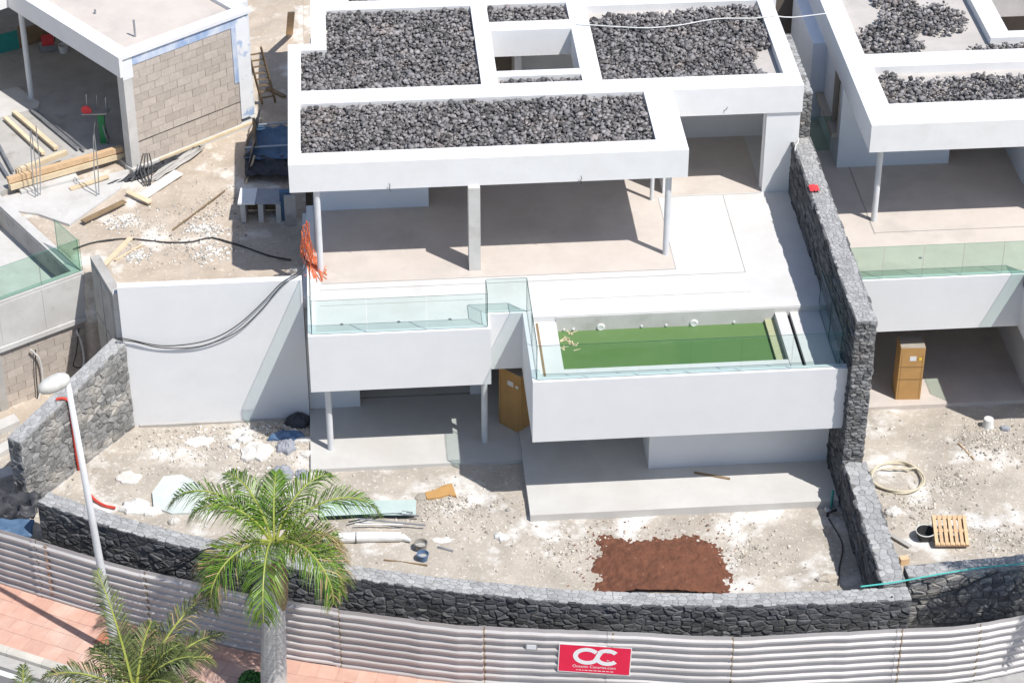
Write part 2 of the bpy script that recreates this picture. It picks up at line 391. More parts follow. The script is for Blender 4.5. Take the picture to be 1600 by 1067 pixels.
def grid(name, m, x0, x1, y0, y1, st, zf, parent=None):
    nx = int((x1-x0)/st)+1; ny = int((y1-y0)/st)+1; b = MB()
    xs = [x0+(x1-x0)*i/(nx-1) for i in range(nx)]; ys = [y0+(y1-y0)*j/(ny-1) for j in range(ny)]
    b.v = [(x, y, zf(x, y)) for y in ys for x in xs]
    b.f = [(j*nx+i, j*nx+i+1, (j+1)*nx+i+1, (j+1)*nx+i) for j in range(ny-1) for i in range(nx-1)]
    b.mi = [0]*len(b.f); b.t = [.5]*len(b.f)
    return b.build(name, m, parent, smooth=True, org=(0, 0, 0))
struct(MB().add([(-900, -900, -1.2), (900, -900, -1.2), (900, 900, -1.2), (-900, 900, -1.2)], [(0, 1, 2, 3)]).build('terrain', 'earth', org=(0, 0, -1.2)))
struct(grid('garden_ground', 'soil', -18, 20, -6.2, 9.5, .14, garden_z))
def earth_z(x, y):
    n = noise.noise(Vector((x*.6, y*.6, 3.3)))*.09+noise.noise(Vector((x*2.1, y*2.1, 7.)))*.05+noise.noise(Vector((x*6, y*6, 9.)))*.02
    z = 3.4+n
    if x < -10.70:
        s_ = (Vector((-11.70, 6.97, 0))-Vector((x, y, 0))).dot(Vector((.853, .522, 0)))     # left of the pool box side
        fx = -10.66-(y-4.85)*.373                                                           # left of the fin
        drop = max(smooth(.06, .2, s_), smooth(0, .2, fx-x) if y < 6.75 else 0, smooth(6.95, 6.75, y) if x < -11.2 else 0)
        z -= 3.4*drop
    return z
# the raised earth plot beside and behind the villas
pl = [(-10.62, 4.77), (-5.75, 4.77), (-5.75, 22), (-10.62, 22)]
struct(grid('earth_terrace', 'earth', -14.5, -5.66, 4.80, 24, .12, earth_z))
b = MB(); b.box(-5.66, 9.4, 18.2, 60, 2.6, 3.3); b.box(9.4, 80, 26, 60, 2.6, 3.3); b.box(-80, -5.66, 24.0, 60, 2.6, 3.38); b.box(-80, -16.5, 4, 24.0, 2.4, 3.3)
struct(b.build('back_land', 'earth', org=(0, 30, 2.6)))
# pavement, kerb, road
def strip(name, m, path, o0, o1, z0, z1, u0=0, u1=None, n=70):
    b = MB(); u1 = u1 or path.len; vs_ = []
    for i in range(n+1):
        p, nn = path.at(u0+(u1-u0)*i/n)
        for o, z in ((o0, z0), (o0, z1), (o1, z1), (o1, z0)): q = p+nn*o; vs_.append((q.x, q.y, z))
    f = []
    for i in range(n):
        for k in range(4): f.append((i*4+k, i*4+(k+1) % 4, i*4+4+(k+1) % 4, i*4+4+k))
    f += [(0, 1, 2, 3), (n*4+3, n*4+2, n*4+1, n*4)]
    return b.add(vs_, f).build(name, m, org=(0, -5, z0))
struct(strip('pavement', 'wall_mortar_pale', FENCE, -2.2, 1.98, -.6, SW-.012))
struct(strip('road', 'asphalt', FENCE, 2.22, 16, -.7, RD))
gut = struct(strip('gutter', 'concrete', FENCE, 2.20, 2.55, -.6, RD+.006))
lin = struct(strip('road_line', 'road_paint', FENCE, 2.66, 2.82, RD-.02, RD+.006))
kb = bpy.data.objects.new('kerb', None); C.objects.link(kb); kb.location = (-10, -6, SW); ORG[kb.name] = V3(kb.location); kb['kind'] = 'structure'
u = 2.0
while u < 18:
    b = MB(); v_ = []
    for uu in (u+.006, u+.994):
        p, nn = FENCE.at(uu)
        for o, z in ((1.99, -.6), (1.99, SW+.02), (2.14, SW+.02), (2.19, SW-.02), (2.19, -.6)): q = p+nn*o; v_.append((q.x, q.y, z))
    b.add(v_, [(k, (k+1) % 5, 5+(k+1) % 5, 5+k) for k in range(5)]+[(4, 3, 2, 1, 0), (5, 6, 7, 8, 9)]); b.build('kerb_stone', 'kerb', kb); u += 1.0
pavement = bpy.data.objects['pavement']; ORG['pavement'] = V3(pavement.location)
u = 2.2; k = 0; n_p = 0
rest_p = MB()
while u < 17.5:
    for j in range(4):
        o0 = .06+j*.48
        b = MB(); v_ = []
        du = .24 if j % 2 else 0
        for uu, oo in ((u+du+.005, o0+.005), (u+du+.475, o0+.005), (u+du+.475, o0+.475), (u+du+.005, o0+.475)):
            p, nn = FENCE.at(uu); q = p+nn*oo; v_.append((q.x, q.y))
        red = (u > 13.6 and j in (1, 2, 3)) or (j == 1 and 7.2 < u < 7.8)
        h = SW+random.uniform(-.004, .002)
        b.prism(v_, SW-.03, h).build('paving_slab', 'red_paver' if red else 'pink_paver', pavement)
    u += .48

# ================================================================== STONE BOUNDARY WALLS
def straight(P, D, Nn):
    P, D, Nn = map(V3, (P, D, Nn))
    return lambda u, v, z: P+D*u+Vector((0, 0, v))+Nn*z
# curved front wall of the villa plot
fw_ = thing('stone_wall', 'curved dark basalt garden wall along the front of the villa plot, above the metal fence', 'stone wall', (-1, -4.9, -.5))
TH, FT = .50, 1.38
b = MB(); n = 60; v_ = []
for i in range(n+1):
    p, nn = FRONT.at(FRONT.len*i/n)
    for o, z in ((-.02, -.6), (-.02, FT-.02), (-TH+.02, FT-.02), (-TH+.02, -.6)): q = p+nn*o; v_.append((q.x, q.y, z))
b.add(v_, [(i*4+k, i*4+(k+1) % 4, i*4+4+(k+1) % 4, i*4+4+k) for i in range(n) for k in range(4)]+[(0, 1, 2, 3), (n*4+3, n*4+2, n*4+1, n*4)])
b.build('wall_core', 'wall_mortar', fw_)
def fpath(path):
    def f(u, v, z):
        p, nn = path.at(u); q = p+nn*(z-.02); return Vector((q.x, q.y, v))
    return f
def tpath(path, top):
    def f(u, v, z):
        p, nn = path.at(u); q = p-nn*v; return Vector((q.x, q.y, top-.02+z))
    return f
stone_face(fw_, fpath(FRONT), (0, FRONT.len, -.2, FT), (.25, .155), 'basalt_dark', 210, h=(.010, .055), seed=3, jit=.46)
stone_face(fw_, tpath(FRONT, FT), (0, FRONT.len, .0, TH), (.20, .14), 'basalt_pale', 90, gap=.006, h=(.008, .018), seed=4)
# neighbour's front wall
nw = thing('stone_wall', 'lower basalt garden wall at right, under the palm shadow and the teal hose', 'stone wall', (12, -4.6, -.5))
b = MB(); n = 30; v_ = []
for i in range(n+1):
    p, nn = NFRONT.at(NFRONT.len*i/n)
    for o, z in ((-.02, -.6), (-.02, FT-.02), (-TH+.02, FT-.02), (-TH+.02, -.6)): q = p+nn*o; v_.append((q.x, q.y, z))
b.add(v_, [(i*4+k, i*4+(k+1) % 4, i*4+4+(k+1) % 4, i*4+4+k) for i in range(n) for k in range(4)]+[(0, 1, 2, 3), (n*4+3, n*4+2, n*4+1, n*4)])
b.build('wall_core', 'wall_mortar', nw)
stone_face(nw, fpath(NFRONT), (0, NFRONT.len, -.2, FT), (.27, .18), 'basalt_grey', 110, h=(.012, .06), seed=13, jit=.46)
stone_face(nw, tpath(NFRONT, FT), (0, NFRONT.len, 0, TH), (.22, .17), 'basalt_pale', 40, gap=.006, h=(.008, .018), seed=14)
# party wall between the two villas: tall terrace part and low garden part
XW0, XW1, TW = 7.99, 8.55, 5.70
pw = thing('stone_wall', 'tall basalt party wall between the two white villas', 'stone wall', (8.27, 4.3, 0))
bx('wall_core', 'wall_mortar', pw, XW0+.02, XW1-.02, -.28, 9.0, -.3, TW-.02)
stone_face(pw, straight((XW0+.02, 9.0, 0), (0, -1, 0), (-1, 0, 0)), (0, 9.28, 4.0, TW), (.40, .13), 'basalt_dark', 90, gap=.008, h=(.01, .06), seed=21, rows=True)
stone_face(pw, straight((XW0+.02, 1.6, 0), (0, -1, 0), (-1, 0, 0)), (0, 1.88, .0, 4.0), (.34, .13), 'basalt_dark', 20, gap=.008, h=(.01, .06), seed=22, rows=True)
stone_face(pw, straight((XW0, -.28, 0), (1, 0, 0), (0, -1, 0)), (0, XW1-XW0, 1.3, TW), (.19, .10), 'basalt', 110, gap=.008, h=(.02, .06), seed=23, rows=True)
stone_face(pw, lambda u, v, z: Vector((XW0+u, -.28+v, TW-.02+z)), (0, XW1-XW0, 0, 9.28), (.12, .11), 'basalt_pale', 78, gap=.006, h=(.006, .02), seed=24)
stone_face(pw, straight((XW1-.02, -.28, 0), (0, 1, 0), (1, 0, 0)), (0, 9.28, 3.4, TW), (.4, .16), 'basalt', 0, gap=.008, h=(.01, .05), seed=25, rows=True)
gw = thing('stone_wall', 'low basalt wall running forward from the party wall, dividing the two gardens', 'stone wall', (8.3, -3, 0))
bx('wall_core', 'wall_mortar', gw, XW0+.04, XW1+.04, -5.28, -.36, -.3, FT-.02)
stone_face(gw, straight((XW0+.04, -.36, 0), (0, -1, 0), (-1, 0, 0)), (0, 4.92, 0, FT), (.36, .13), 'basalt_dark', 60, gap=.008, h=(.01, .06), seed=26, rows=True)
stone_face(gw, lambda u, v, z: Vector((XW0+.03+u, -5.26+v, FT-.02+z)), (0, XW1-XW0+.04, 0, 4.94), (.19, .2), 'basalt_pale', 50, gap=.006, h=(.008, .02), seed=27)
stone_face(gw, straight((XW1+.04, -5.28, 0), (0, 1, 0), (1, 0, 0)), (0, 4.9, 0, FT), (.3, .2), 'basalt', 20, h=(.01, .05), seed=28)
bw = thing('stone_wall', 'narrow high basalt wall beside the right corner of the main villa roof', 'stone wall', (8.36, 10.8, 0))
bx('wall_core', 'wall_mortar', bw, 8.24, 8.52, 9.04, 12.6, -.3, 7.08)
stone_face(bw, straight((8.22, 9.04, 0), (1, 0, 0), (0, -1, 0)), (0, .32, 5.6, 7.1), (.17, .14), 'basalt', 30, h=(.015, .05), seed=31)
stone_face(bw, lambda u, v, z: Vector((8.22+u, 9.02+v, 7.07+z)), (0, .32, 0, 3.58), (.17, .17), 'basalt_pale', 40, gap=.006, h=(.008, .03), seed=32)
# left stone wall running obliquely
LA, LB = Vector((-10.52, 4.52, 0)), Vector((-13.08, 1.18, 0)); LD = (LB-LA).normalized(); LN = Vector((-LD.y, LD.x, 0)); LLen = (LB-LA).length
lw = thing('stone_wall', 'grey basalt wall sloping down to the left from the white retaining wall', 'stone wall', (-11.8, 2.9, 0))
def ltop(u): return 2.78-.68*u/LLen
b = MB(); q = []
for uu, o in ((0, -.02), (LLen, -.02), (LLen, -.46), (0, -.46)): q.append(LA+LD*uu+LN*o)
b.prism([(p.x, p.y) for p in q], -.3, [ltop(0)-.02, ltop(LLen)-.02, ltop(LLen)-.02, ltop(0)-.02]); b.build('wall_core', 'wall_mortar_pale', lw)
def lface(u, v, z):
    p = LA+LD*u+LN*(z-.02); return Vector((p.x, p.y, v*ltop(u)))
stone_face(lw, lface, (0, LLen, 0, 1), (.22, .07), 'basalt_grey', 150, gap=.008, h=(.008, .05), seed=41, jit=.46, flip=False)
def ltopf(u, v, z):
    p = LA+LD*u-LN*v; return Vector((p.x, p.y, ltop(u)-.02+z))
stone_face(lw, ltopf, (0, LLen, 0, .46), (.2, .16), 'basalt_pale', 40, gap=.006, h=(.008, .025), seed=42)
stone_face(lw, lambda u, v, z: Vector((LB.x, LB.y, v))+LD*(z-.01)-LN*u, (0, .46, 0, 2.08), (.2, .16), 'basalt', 15, h=(.01, .05), seed=43)

# ================================================================== MAIN VILLA
T, RZ, SF = 4.09, 7.49, 6.66
va = thing('villa', 'white two-storey villa with gravel flat roofs and a green pool, centre', 'villa', (1.2, 6, 0))
def P(name, m, *boxes, parent=None):
    b = MB()
    for q in boxes: b.box(*q)
    return b.build(name, m, parent or va)
# lower floor
P('patio_slab', 'patio', (-5.75, -.10, 2.10, 9.2, -.4, .10))
P('front_platform', 'patio', (-.10, 7.97, -.42, 9.2, -.4, .20))
P('lower_wall', 'plaster', (-5.75, -4.36, 4.86, 5.04, .10, 3.75), (-5.75, -5.57, 5.04, 9.2, -.3, 3.75), (-5.57, 7.97, 9.2, 9.4, -.3, 3.75), (-1.30, -.98, 5.2, 5.5, .10, 3.75), (-1.30, -1.12, 5.5, 9.2, .10, 3.75))
P('track', 'joint', (-4.36, -1.30, 5.2, 5.26, .10, .112))
P('basement_wall', 'plaster', (3.19, 7.97, 1.31, 1.5, .20, 2.25), (3.19, 3.38, 1.5, 9.2, .20, 2.25))
for x, y, z0, z1 in ((-5.20, 2.97, .10, 3.75), (-1.05, 2.99, .10, 3.75)):
    MB().lathe((x, y, z0), [(.085, 0), (.085, z1-z0)], 18).build('column', 'white_metal', va, smooth=False)
# terrace level
P('terrace_slab', 'terrace', (-5.43, -1.10, 2.66, 9, 3.75, T), (-1.10, .2, 3.3, 9, 3.75, T), (.2, 7.98, 2.95, 9, 2.5, T), (-5.43, 8.17, 9, 18, 3.75, T))
P('balcony_parapet', 'plaster', (-5.63, -.90, 2.46, 2.66, 2.36, T+.025), (-5.63, -5.43, 2.66, 9.0, 2.36, T+.025), (-1.10, -.90, 2.66, 3.14, 2.36, T+.025), (-.90, -.02, 3.14, 3.30, 2.36, T+.025), (-1.10, -.90, 3.14, 3.30, 2.36, T+.025))
P('pool_parapet', 'plaster', (-.02, 7.98, -.02, .20, 2.25, T+.025), (-.02, .20, .20, 3.30, 2.25, T+.025), (.20, 7.98, .20, 2.95, 2.25, 2.5))
ZC = 3.92
pool = P('pool_surround', 'terrace', (.20, .84, .20, 2.95, 2.5, ZC), (.84, 6.62, .20, .80, 2.5, ZC-.02), (6.62, 6.92, .20, 2.95, 2.5, ZC), (7.02, 7.98, .20, 2.95, 2.5, ZC))
P('pool_slot', 'dark', (6.92, 7.02, .20, 2.95, 2.5, ZC-.12), parent=pool)
P('pool_slot', 'wood_dark', (.30, .36, .5, 2.9, ZC, ZC+.012), parent=pool)
P('pool_ledge', 'olive', (6.36, 6.62, .80, 2.95, 2.5, 3.72), parent=pool)
P('pool_back_wall', 'concrete_light', (.84, 7.9, 2.925, 2.95, 2.6, T-.03), parent=pool)
b = MB(); nx, ny = 60, 24
b.v = [(.84+(6.36-.84)*i/nx, .80+2.125*j/ny, 3.62+.004*noise.noise(Vector((i*.35, j*.4, 2)))) for j in range(ny+1) for i in range(nx+1)]
b.f = [(j*(nx+1)+i, j*(nx+1)+i+1, (j+1)*(nx+1)+i+1, (j+1)*(nx+1)+i) for j in range(ny) for i in range(nx)]; b.mi = [0]*len(b.f); b.t = [.5]*len(b.f)
o = b.build('pool_water', 'pool_water', va, smooth=True)
for x in (2.02, 4.48): MB().lathe((x, 2.925, 3.70), [(.115, 0), (.11, .025), (.07, .04), (.055, .03)], 16, axis=(0, -1, 0)).build('pool_light', 'white_plastic', va)
for x in (1.05, 1.3, 3.1, 3.75, 5.55): MB().lathe((x, 2.925, 3.68), [(.035, 0), (.03, .03)], 10, axis=(0, -1, 0)).build('pool_jet', 'white_plastic', va)
# thin floor finishes and joints
P('floor_screed', 'screed', (-5.25, 4.25, 4.98, 12.9, T, T+.004), (4.25, 7.23, 8.78, 12, T, T+.004))
J = MB()
for q in ((-5.3, 6.11, 4.655, 4.672), (6.10, 6.117, 4.672, 8.7), (-5.25, 4.27, 4.955, 4.972), (4.26, 4.275, 4.98, 8.72), (4.3, 7.2, 8.72, 8.735), (-5.3, -1.0, 3.9, 3.908), (1.0, 6.1, 3.72, 3.728)): J.box(*q, T, T+.006)
J.build('floor_joint', 'joint', va)
for x, y in ((-4.75, 3.0), (-3.27, 3.0), (-1.93, 3.02)): MB().lathe((x, y, T), [(.045, 0), (.045, .008)], 12).build('floor_drain', 'steel', va)
# columns and pier of the terrace
for x, y in ((-5.26, 5.62), (4.09, 5.75)): MB().lathe((x, y, T), [(.085, 0), (.085, SF-T)], 18).build('column', 'white_metal', va)
MB().lathe((4.07, 9.02-.42, T), [(.06, 0), (.06, SF-T)], 14).build('column', 'white_metal', va)
P('pier', 'concrete_light', (-1.28, -.97, 5.30, 5.78, T, SF))
# upper walls
P('upper_wall', 'plaster_shade_blue', (-5.35, -2.20, 8.73, 8.9, T, SF), (-5.35, -5.2, 8.9, 14.2, T, SF))
P('back_wall', 'plaster', (-5.2, 4.56, 14.2, 14.4, T, SF), (4.42, 4.56, 8.9, 14.2, T, SF), (4.56, 7.97, 12.0, 12.2, T, SF), (.55, .75, 13.0, 14.2, T, SF))
P('room_panel', 'dark_panel', (-.3, .55, 14.1, 14.19, T, SF))
P('room_wall', 'plaster', (7.23, 8.17, 8.78, 9.02, T, SF), (7.97, 8.17, 9.02, 12.2, T, SF), (4.56, 7.23, 8.80, 8.96, SF-.02, SF), (7.20, 7.97, 9.02, 9.12, T, SF))
# roof
def rib(x0, x1, y0, y1): return (x0, x1, y0, y1, SF, RZ)
roof = P('roof', 'roof_white', rib(-5.96, 4.55, 5.45, 6.05), rib(-5.96, -5.63, 6.05, 8.72), rib(3.75, 4.55, 6.05, 8.72), rib(-5.96, 8.20, 8.72, 9.47),
         rib(-5.96, -5.60, 9.47, 12.25), rib(-5.60, -4.87, 11.85, 12.25), rib(-5.30, -4.87, 12.25, 14.3), rib(-.65, -.18, 9.47, 14.3), rib(-.18, 2.15, 9.86, 10.2),
         rib(-.18, 2.15, 12.63, 13.2), rib(2.15, 2.70, 9.47, 14.3), rib(7.75, 8.20, 9.47, 14.3), rib(2.70, 7.75, 14.0, 14.3), rib(-5.30, 8.38, 14.3, 14.85), rib(-5.3, -4.2, 14.85, 18), rib(-.65, 8.38, 14.85, 18))
def bed(x0, x1, y0, y1): return (x0, x1, y0, y1, SF, 7.24)
P('roof_bed', 'roof_slab', bed(-5.63, 3.75, 6.05, 8.72), bed(-5.60, -.65, 9.47, 11.85), bed(-4.87, -.65, 11.85, 14.3), bed(-.18, 2.15, 9.47, 9.86), bed(-.18, 2.15, 13.2, 14.3), bed(2.70, 7.75, 9.47, 14.0), bed(-4.2, -.65, 14.85, 18), parent=roof)
for x in (-3.35, 1.70):
    p = Vector((x, 5.45, SF+.04)); MB().tube([p, p+Vector((.02, -.05, .05)), p+Vector((.0, -.06, .16))], .009, 5).tube([p, p+Vector((.03, -.04, -.10))], .008, 5).build('cable_end', 'black_rubber', va)
p = Vector((6.0, 8.72, SF+.13)); MB().tube([p, p+Vector((.06, -.06, .06)), p+Vector((.09, -.07, .15))], .009, 5).build('cable_end', 'black_rubber', va)
# glass balustrades
def pane(parent, a, b_, z0, z1, th=.018, m='glass', name='glass_panel'):
    a, b_ = V3((a[0], a[1], 0)), V3((b_[0], b_[1], 0)); d = (b_-a).normalized(); nrm = Vector((-d.y, d.x, 0))*th/2; a = a+d*.006; b_ = b_-d*.006
    v = []
    for z in (z0, z1):
        for q in (a-nrm, b_-nrm, b_+nrm, a+nrm): v.append((q.x, q.y, z))
    mb = MB(); mb.add(v, [(0, 1, 5, 4), (2, 3, 7, 6)], 0); mb.add(v, [(0, 3, 2, 1), (4, 5, 6, 7), (1, 2, 6, 5), (3, 0, 4, 7)], 1)
    return mb.build(name, [m, m+'_edge'], parent)
GZ0, GZ1 = T+.025, 5.15
for x0, x1 in ((-5.53, -4.1), (-4.1, -2.55), (-2.55, -.98)): pane(va, (x0, 2.55), (x1, 2.55), GZ0, GZ1)
pane(va, (-5.53, 2.57), (-5.53, 4.3), GZ0, GZ1)
pane(va, (-.98, 2.57), (-.98, 3.2), GZ0, GZ1); pane(va, (-.97, 3.22), (.10, 3.22), GZ0, GZ1)
pane(va, (.09, 3.2), (.09, 1.6), GZ0, GZ1); pane(va, (.09, 1.6), (.09, .1), GZ0, GZ1)
for k in range(6): pane(va, (.09+k*1.29, .08), (.09+(k+1)*1.29, .08), GZ0, GZ1)
pane(va, (7.80, .2), (7.80, 1.6), ZC, GZ1); pane(va, (7.80, 1.6), (7.80, 3.0), ZC, GZ1)
# white retaining wall at left of the villa
rw = thing('retaining_wall', 'plain white rendered retaining wall left of the villa, holding up the earth', 'wall', (-8.1, 4.67, 0))
bx('wall_panel', 'plaster', rw, -10.60, -5.76, 4.57, 4.80, -.3, 4.50)
b = MB().box(-10.4, -5.9, 4.50, 4.575, -.05, .05); b.build('footing', 'concrete', rw)

# ---- lava gravel on the roofs
def gravel(name, rects, z, label, cover=None, sp=.072, top=.55):
    pts = []; sz = []
    for x0, x1, y0, y1 in rects:
        for lay in range(2):
            nx = int((x1-x0)/sp); ny = int((y1-y0)/sp)
            for j in range(ny):
                for i in range(nx):
                    if lay == 1 and random.random() > top: continue
                    x = x0+.05+(x1-x0-.1)*(i+random.random())/nx; y = y0+.05+(y1-y0-.1)*(j+random.random())/ny
                    cv = cover(x, y) if cover else 1
                    if cv <= 0 or random.random() > cv*1.6: continue
                    s = random.choice((.032, .038, .044, .05, .056, .064, .075, .095))*random.uniform(.85, 1.12)
                    zz = z+(.085 if lay else 0)+.035*noise.noise(Vector((x*1.4, y*1.4, 4)))+random.uniform(-.02, .025)
                    pts.append((x, y, zz*1.0)); sz.append(s)
    o = stones(name, pts, sz, 'lava'); tag(o, label, 'gravel'); return o
def und(rects, z, m='lava'):
    pass
gravel('lava_gravel', [(-5.63, 3.72, 6.07, 8.70)], 7.34, 'dark lava gravel in the long front roof bed of the villa')
gravel('lava_gravel', [(-5.60, -.68, 9.49, 11.85), (-4.85, -.68, 11.85, 14.28)], 7.34, 'dark lava gravel in the L-shaped left roof bed')
gravel('lava_gravel', [(-.16, 2.12, 13.22, 14.28)], 7.34, 'dark lava gravel in the small roof bed behind the skylight')
gravel('lava_gravel', [(-.16, 2.12, 9.49, 9.84)], 7.32, 'thin line of lava gravel in the slot in front of the skylight')
def covR(x, y):
    e = .25*noise.noise(Vector((x*1.5, y*1.5, 0)))
    if y > 13.35+e+.05*x: return 0
    if x > 7.2+e and y < 11.3+e: return 0
    return 1
gravel('lava_gravel', [(2.72, 7.73, 9.49, 13.95)], 7.34, 'dark lava gravel in the right roof bed, crossed by a white hose', covR)
gravel('lava_gravel', [(-4.15, -.7, 14.9, 15.6)], 7.34, 'dark lava gravel in the roof bed at the top edge of the picture')

# ================================================================== RIGHT VILLA
vb = thing('villa', 'white villa at the right edge with half-gravelled roof and a long glass balustrade', 'villa', (13, 8, 0))
def Q(name, m, *boxes, parent=None):
    b = MB()
    for q in boxes: b.box(*q)
    return b.build(name, m, parent or vb)
Q('patio_slab', 'screed', (8.6, 20, 3.72, 10, -.4, .10))
Q('lower_wall', 'plaster', (8.56, 9.55, 5.6, 5.8, .1, 3.75), (8.56, 20, 10, 10.2, -.3, 3.75), (14.1, 14.3, 3.9, 10, .1, 3.75))
Q('terrace_slab', 'screed', (8.56, 13.55, 4.15, 10.0, 3.75, T), (13.55, 20, 2.2, 10, 3.75, T), (8.56, 20, 10.0, 26, 3.75, T))
Q('terrace_parapet', 'plaster', (8.56, 13.75, 3.95, 4.15, 2.45, T+.025), (13.55, 13.75, 2.0, 3.95, 2.45, T+.025), (13.75, 20, 2.0, 2.2, 2.45, T+.025))
k = 0
for x in np.arange(8.6, 13.4, 1.08): pane(vb, (x, 4.03), (min(x+1.08, 13.63), 4.03), GZ0, 5.12, m='glass_green')
pane(vb, (13.63, 4.0), (13.63, 2.1), GZ0, 5.12, m='glass_green')
MB().lathe((10.08, 7.02, T), [(.085, 0), (.085, SF-T)], 18).build('column', 'white_metal', vb)
J = MB(); J.box(9.95, 9.98, 6.3, 10, T, T+.006); J.box(9.98, 20, 6.36, 6.385, T, T+.006); J.build('floor_joint', 'joint', vb)
MB().lathe((10.95, 5.0, T), [(.05, 0), (.05, .008)], 12).build('floor_drain', 'steel', vb)
Q('upper_wall', 'plaster_shade_blue', (9.60, 12.86, 9.97, 10.15, T, SF), (14.7, 14.9, 7.0, 14, T, SF),
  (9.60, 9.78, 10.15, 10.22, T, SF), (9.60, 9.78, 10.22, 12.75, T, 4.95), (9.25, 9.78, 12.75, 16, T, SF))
Q('back_wall', 'dark_panel', (9.78, 20, 16, 16.2, T, SF), (8.55, 9.6, 16.4, 16.6, 0, 7.2))
w_ = Q('window', 'frame_beige', (9.44, 9.82, 10.22, 12.75, 4.95, 5.06), (9.57, 9.8, 10.22, 10.28, 5.06, SF), (9.57, 9.8, 11.0, 11.05, 5.06, SF))
Q('pane', 'window_dark', (9.72, 9.74, 10.28, 11.0, 5.06, SF), parent=w_); Q('blind', 'plaster_shade_blue', (9.66, 9.68, 11.05, 12.75, 5.06, SF), parent=w_)
pane(vb, (8.75, 11.0), (9.58, 11.0), T, 5.2, m='glass_green', name='screen_panel')
roofb = Q('roof', 'roof_white', rib(9.60, 20, 6.35, 7.50), rib(9.60, 10.30, 7.50, 9.62), rib(9.60, 20, 9.62, 10.40), rib(9.60, 10.22, 10.40, 26), rib(14.0, 14.6, 11.1, 20), rib(14.6, 20, 11.1, 11.5))
Q('roof_bed', 'roof_slab', (10.30, 20, 7.50, 9.62, SF, 7.24), (10.22, 14.0, 11.1, 26, SF, 7.24), (10.22, 20, 10.40, 11.1, SF, 7.24), (14.6, 20, 14, 20, SF, 7.24), parent=roofb)
def covN1(x, y):
    e = .25*noise.noise(Vector((x*1.3, y*1.3, 3))); return 1 if y < 9.0+e+.12*math.sin(x*2)+(.35 if x < 10.9 else 0) else 0
gravel('lava_gravel', [(10.32, 15.5, 7.52, 9.6)], 7.34, 'dark lava gravel in the front roof bed of the right villa', covN1, sp=.10)
def heap(cx, cy, rx, ry):
    def f(x, y):
        e = .3*noise.noise(Vector((x*1.6, y*1.6, 8))); return 1.2-(((x-cx)/rx)**2+((y-cy)/ry)**2)+e
    return f
h1, h2 = heap(11.1, 11.35, .95, 1.05), heap(12.4, 12.7, 1.35, 1.0)
gravel('lava_gravel', [(10.26, 13.9, 10.45, 14.3)], 7.33, 'heap of lava gravel on the bare grey roof of the right villa', lambda x, y: max(h1(x, y), h2(x, y), (.9 if (y > 13.6 and 11.2 < x < 12.5) else -1)), sp=.10)
gravel('lava_gravel', [(13.3, 15.6, 10.42, 10.95)], 7.33, 'small row of lava gravel beside the roof opening at right', lambda x, y: 1 if x > 13.35 else 0, sp=.10)

# ================================================================== LEFT HOUSE (UNFINISHED)
LO = Vector((-10.70, 12.42, 0)); E1 = Vector((.798, .602, 0)); E2 = Vector((-.602, .798, 0))
def lp(s, t, z): p = LO+E1*s+E2*t; return Vector((p.x, p.y, z))
lh = thing('unfinished_house', 'unfinished house at upper left with bare block wall and white flat roof', 'house', (-11.5, 16, 3.4))
def LB_(mb, s0, s1, t0, t1, z0, z1):
    mb.prism([lp(s0, t0, 0)[:2], lp(s1, t0, 0)[:2], lp(s1, t1, 0)[:2], lp(s0, t1, 0)[:2]], z0, z1); return mb
def Lb(name, m, *bs, parent=None):
    b = MB()
    for q in bs: LB_(b, *q)
    return b.build(name, m, parent or lh)
Lb('floor_slab', 'concrete', (-5.5, .0, 1.35, 14, 3.0, 3.60), (0, 4.4, .3, 14, 3.0, 3.60))
Lb('footing', 'concrete_light', (-.05, 4.6, -.12, .3, 2.9, 3.58), (-5.5, -.05, 1.0, 1.35, 3.0, 3.42))
lroof = Lb('roof', 'roof_white', (-.12, 4.5, -.08, .32, 7.13, 7.24), (-.12, .36, .32, 14, 6.60, 7.24), (4.1, 4.5, .32, 14, 6.95, 7.24), (-.12, 0, -.08, .32, 6.60, 7.13), (-5.6, -.12, 5.9, 14, 6.60, 7.24))
Lb('roof_deck', 'screed', (.36, 4.1, .32, 14, 6.9, 7.12), parent=lroof)
Lb('beam', 'primer', (.30, 4.1, -.02, .28, 6.83, 7.13))
Lb('corner_pillar', 'concrete_light', (.0, .30, -.02, .30, 3.2, 6.60), (0, .30, -.02, .3, 6.60, 7.13))
Lb('corner_patch', 'plaster', (-.01, .34, -.03, -.02, 6.45, 7.13), (-.03, -.0, -.03, .30, 6.7, 7.13))
Lb('end_pillar', 'primer_smear', (3.96, 4.42, -.03, .30, 3.75, 7.13))
Lb('primer_patch', 'primer', (3.80, 3.96, -.028, .2, 5.0, 6.83))
Lb('mortar_bed', 'mortar', (.30, 3.80, .012, .26, 3.58, 6.83), (3.80, 3.96, .012, .26, 3.58, 5.0))
for r_ in range(13):
    z = 3.585+r_*.25; s = .30+(.25 if r_ % 2 else 0); 
    if r_ % 2: Lb('concrete_block', 'block', (.305, .545, random.uniform(-.004, .004), .25, z+.006, z+.244))
    while s < 3.95:
        e = min(s+.5, 3.80 if z > 4.9 else 3.95)
        if e-s > .06: Lb('concrete_block', 'block', (s+.006, e-.006, random.uniform(-.006, .004), .25, z+.006, z+.244))
        s += .5
Lb('slab_line', 'dark', (.30, 3.96, -.008, .02, 4.325, 4.345))
Lb('white_edge', 'wood_pale', (.9, 4.4, -.13, -.09, 3.52, 3.60))
MB().lathe(lp(.05, 5.5, 3.6), [(.09, 0), (.09, 3.0)], 14).build('column', 'white_metal', lh)
Lb('inner_wall', 'plaster', (-5.5, .3, 12.5, 12.7, 3.6, 6.6), (4.15, 4.4, .3, 12.5, 3.6, 6.95))
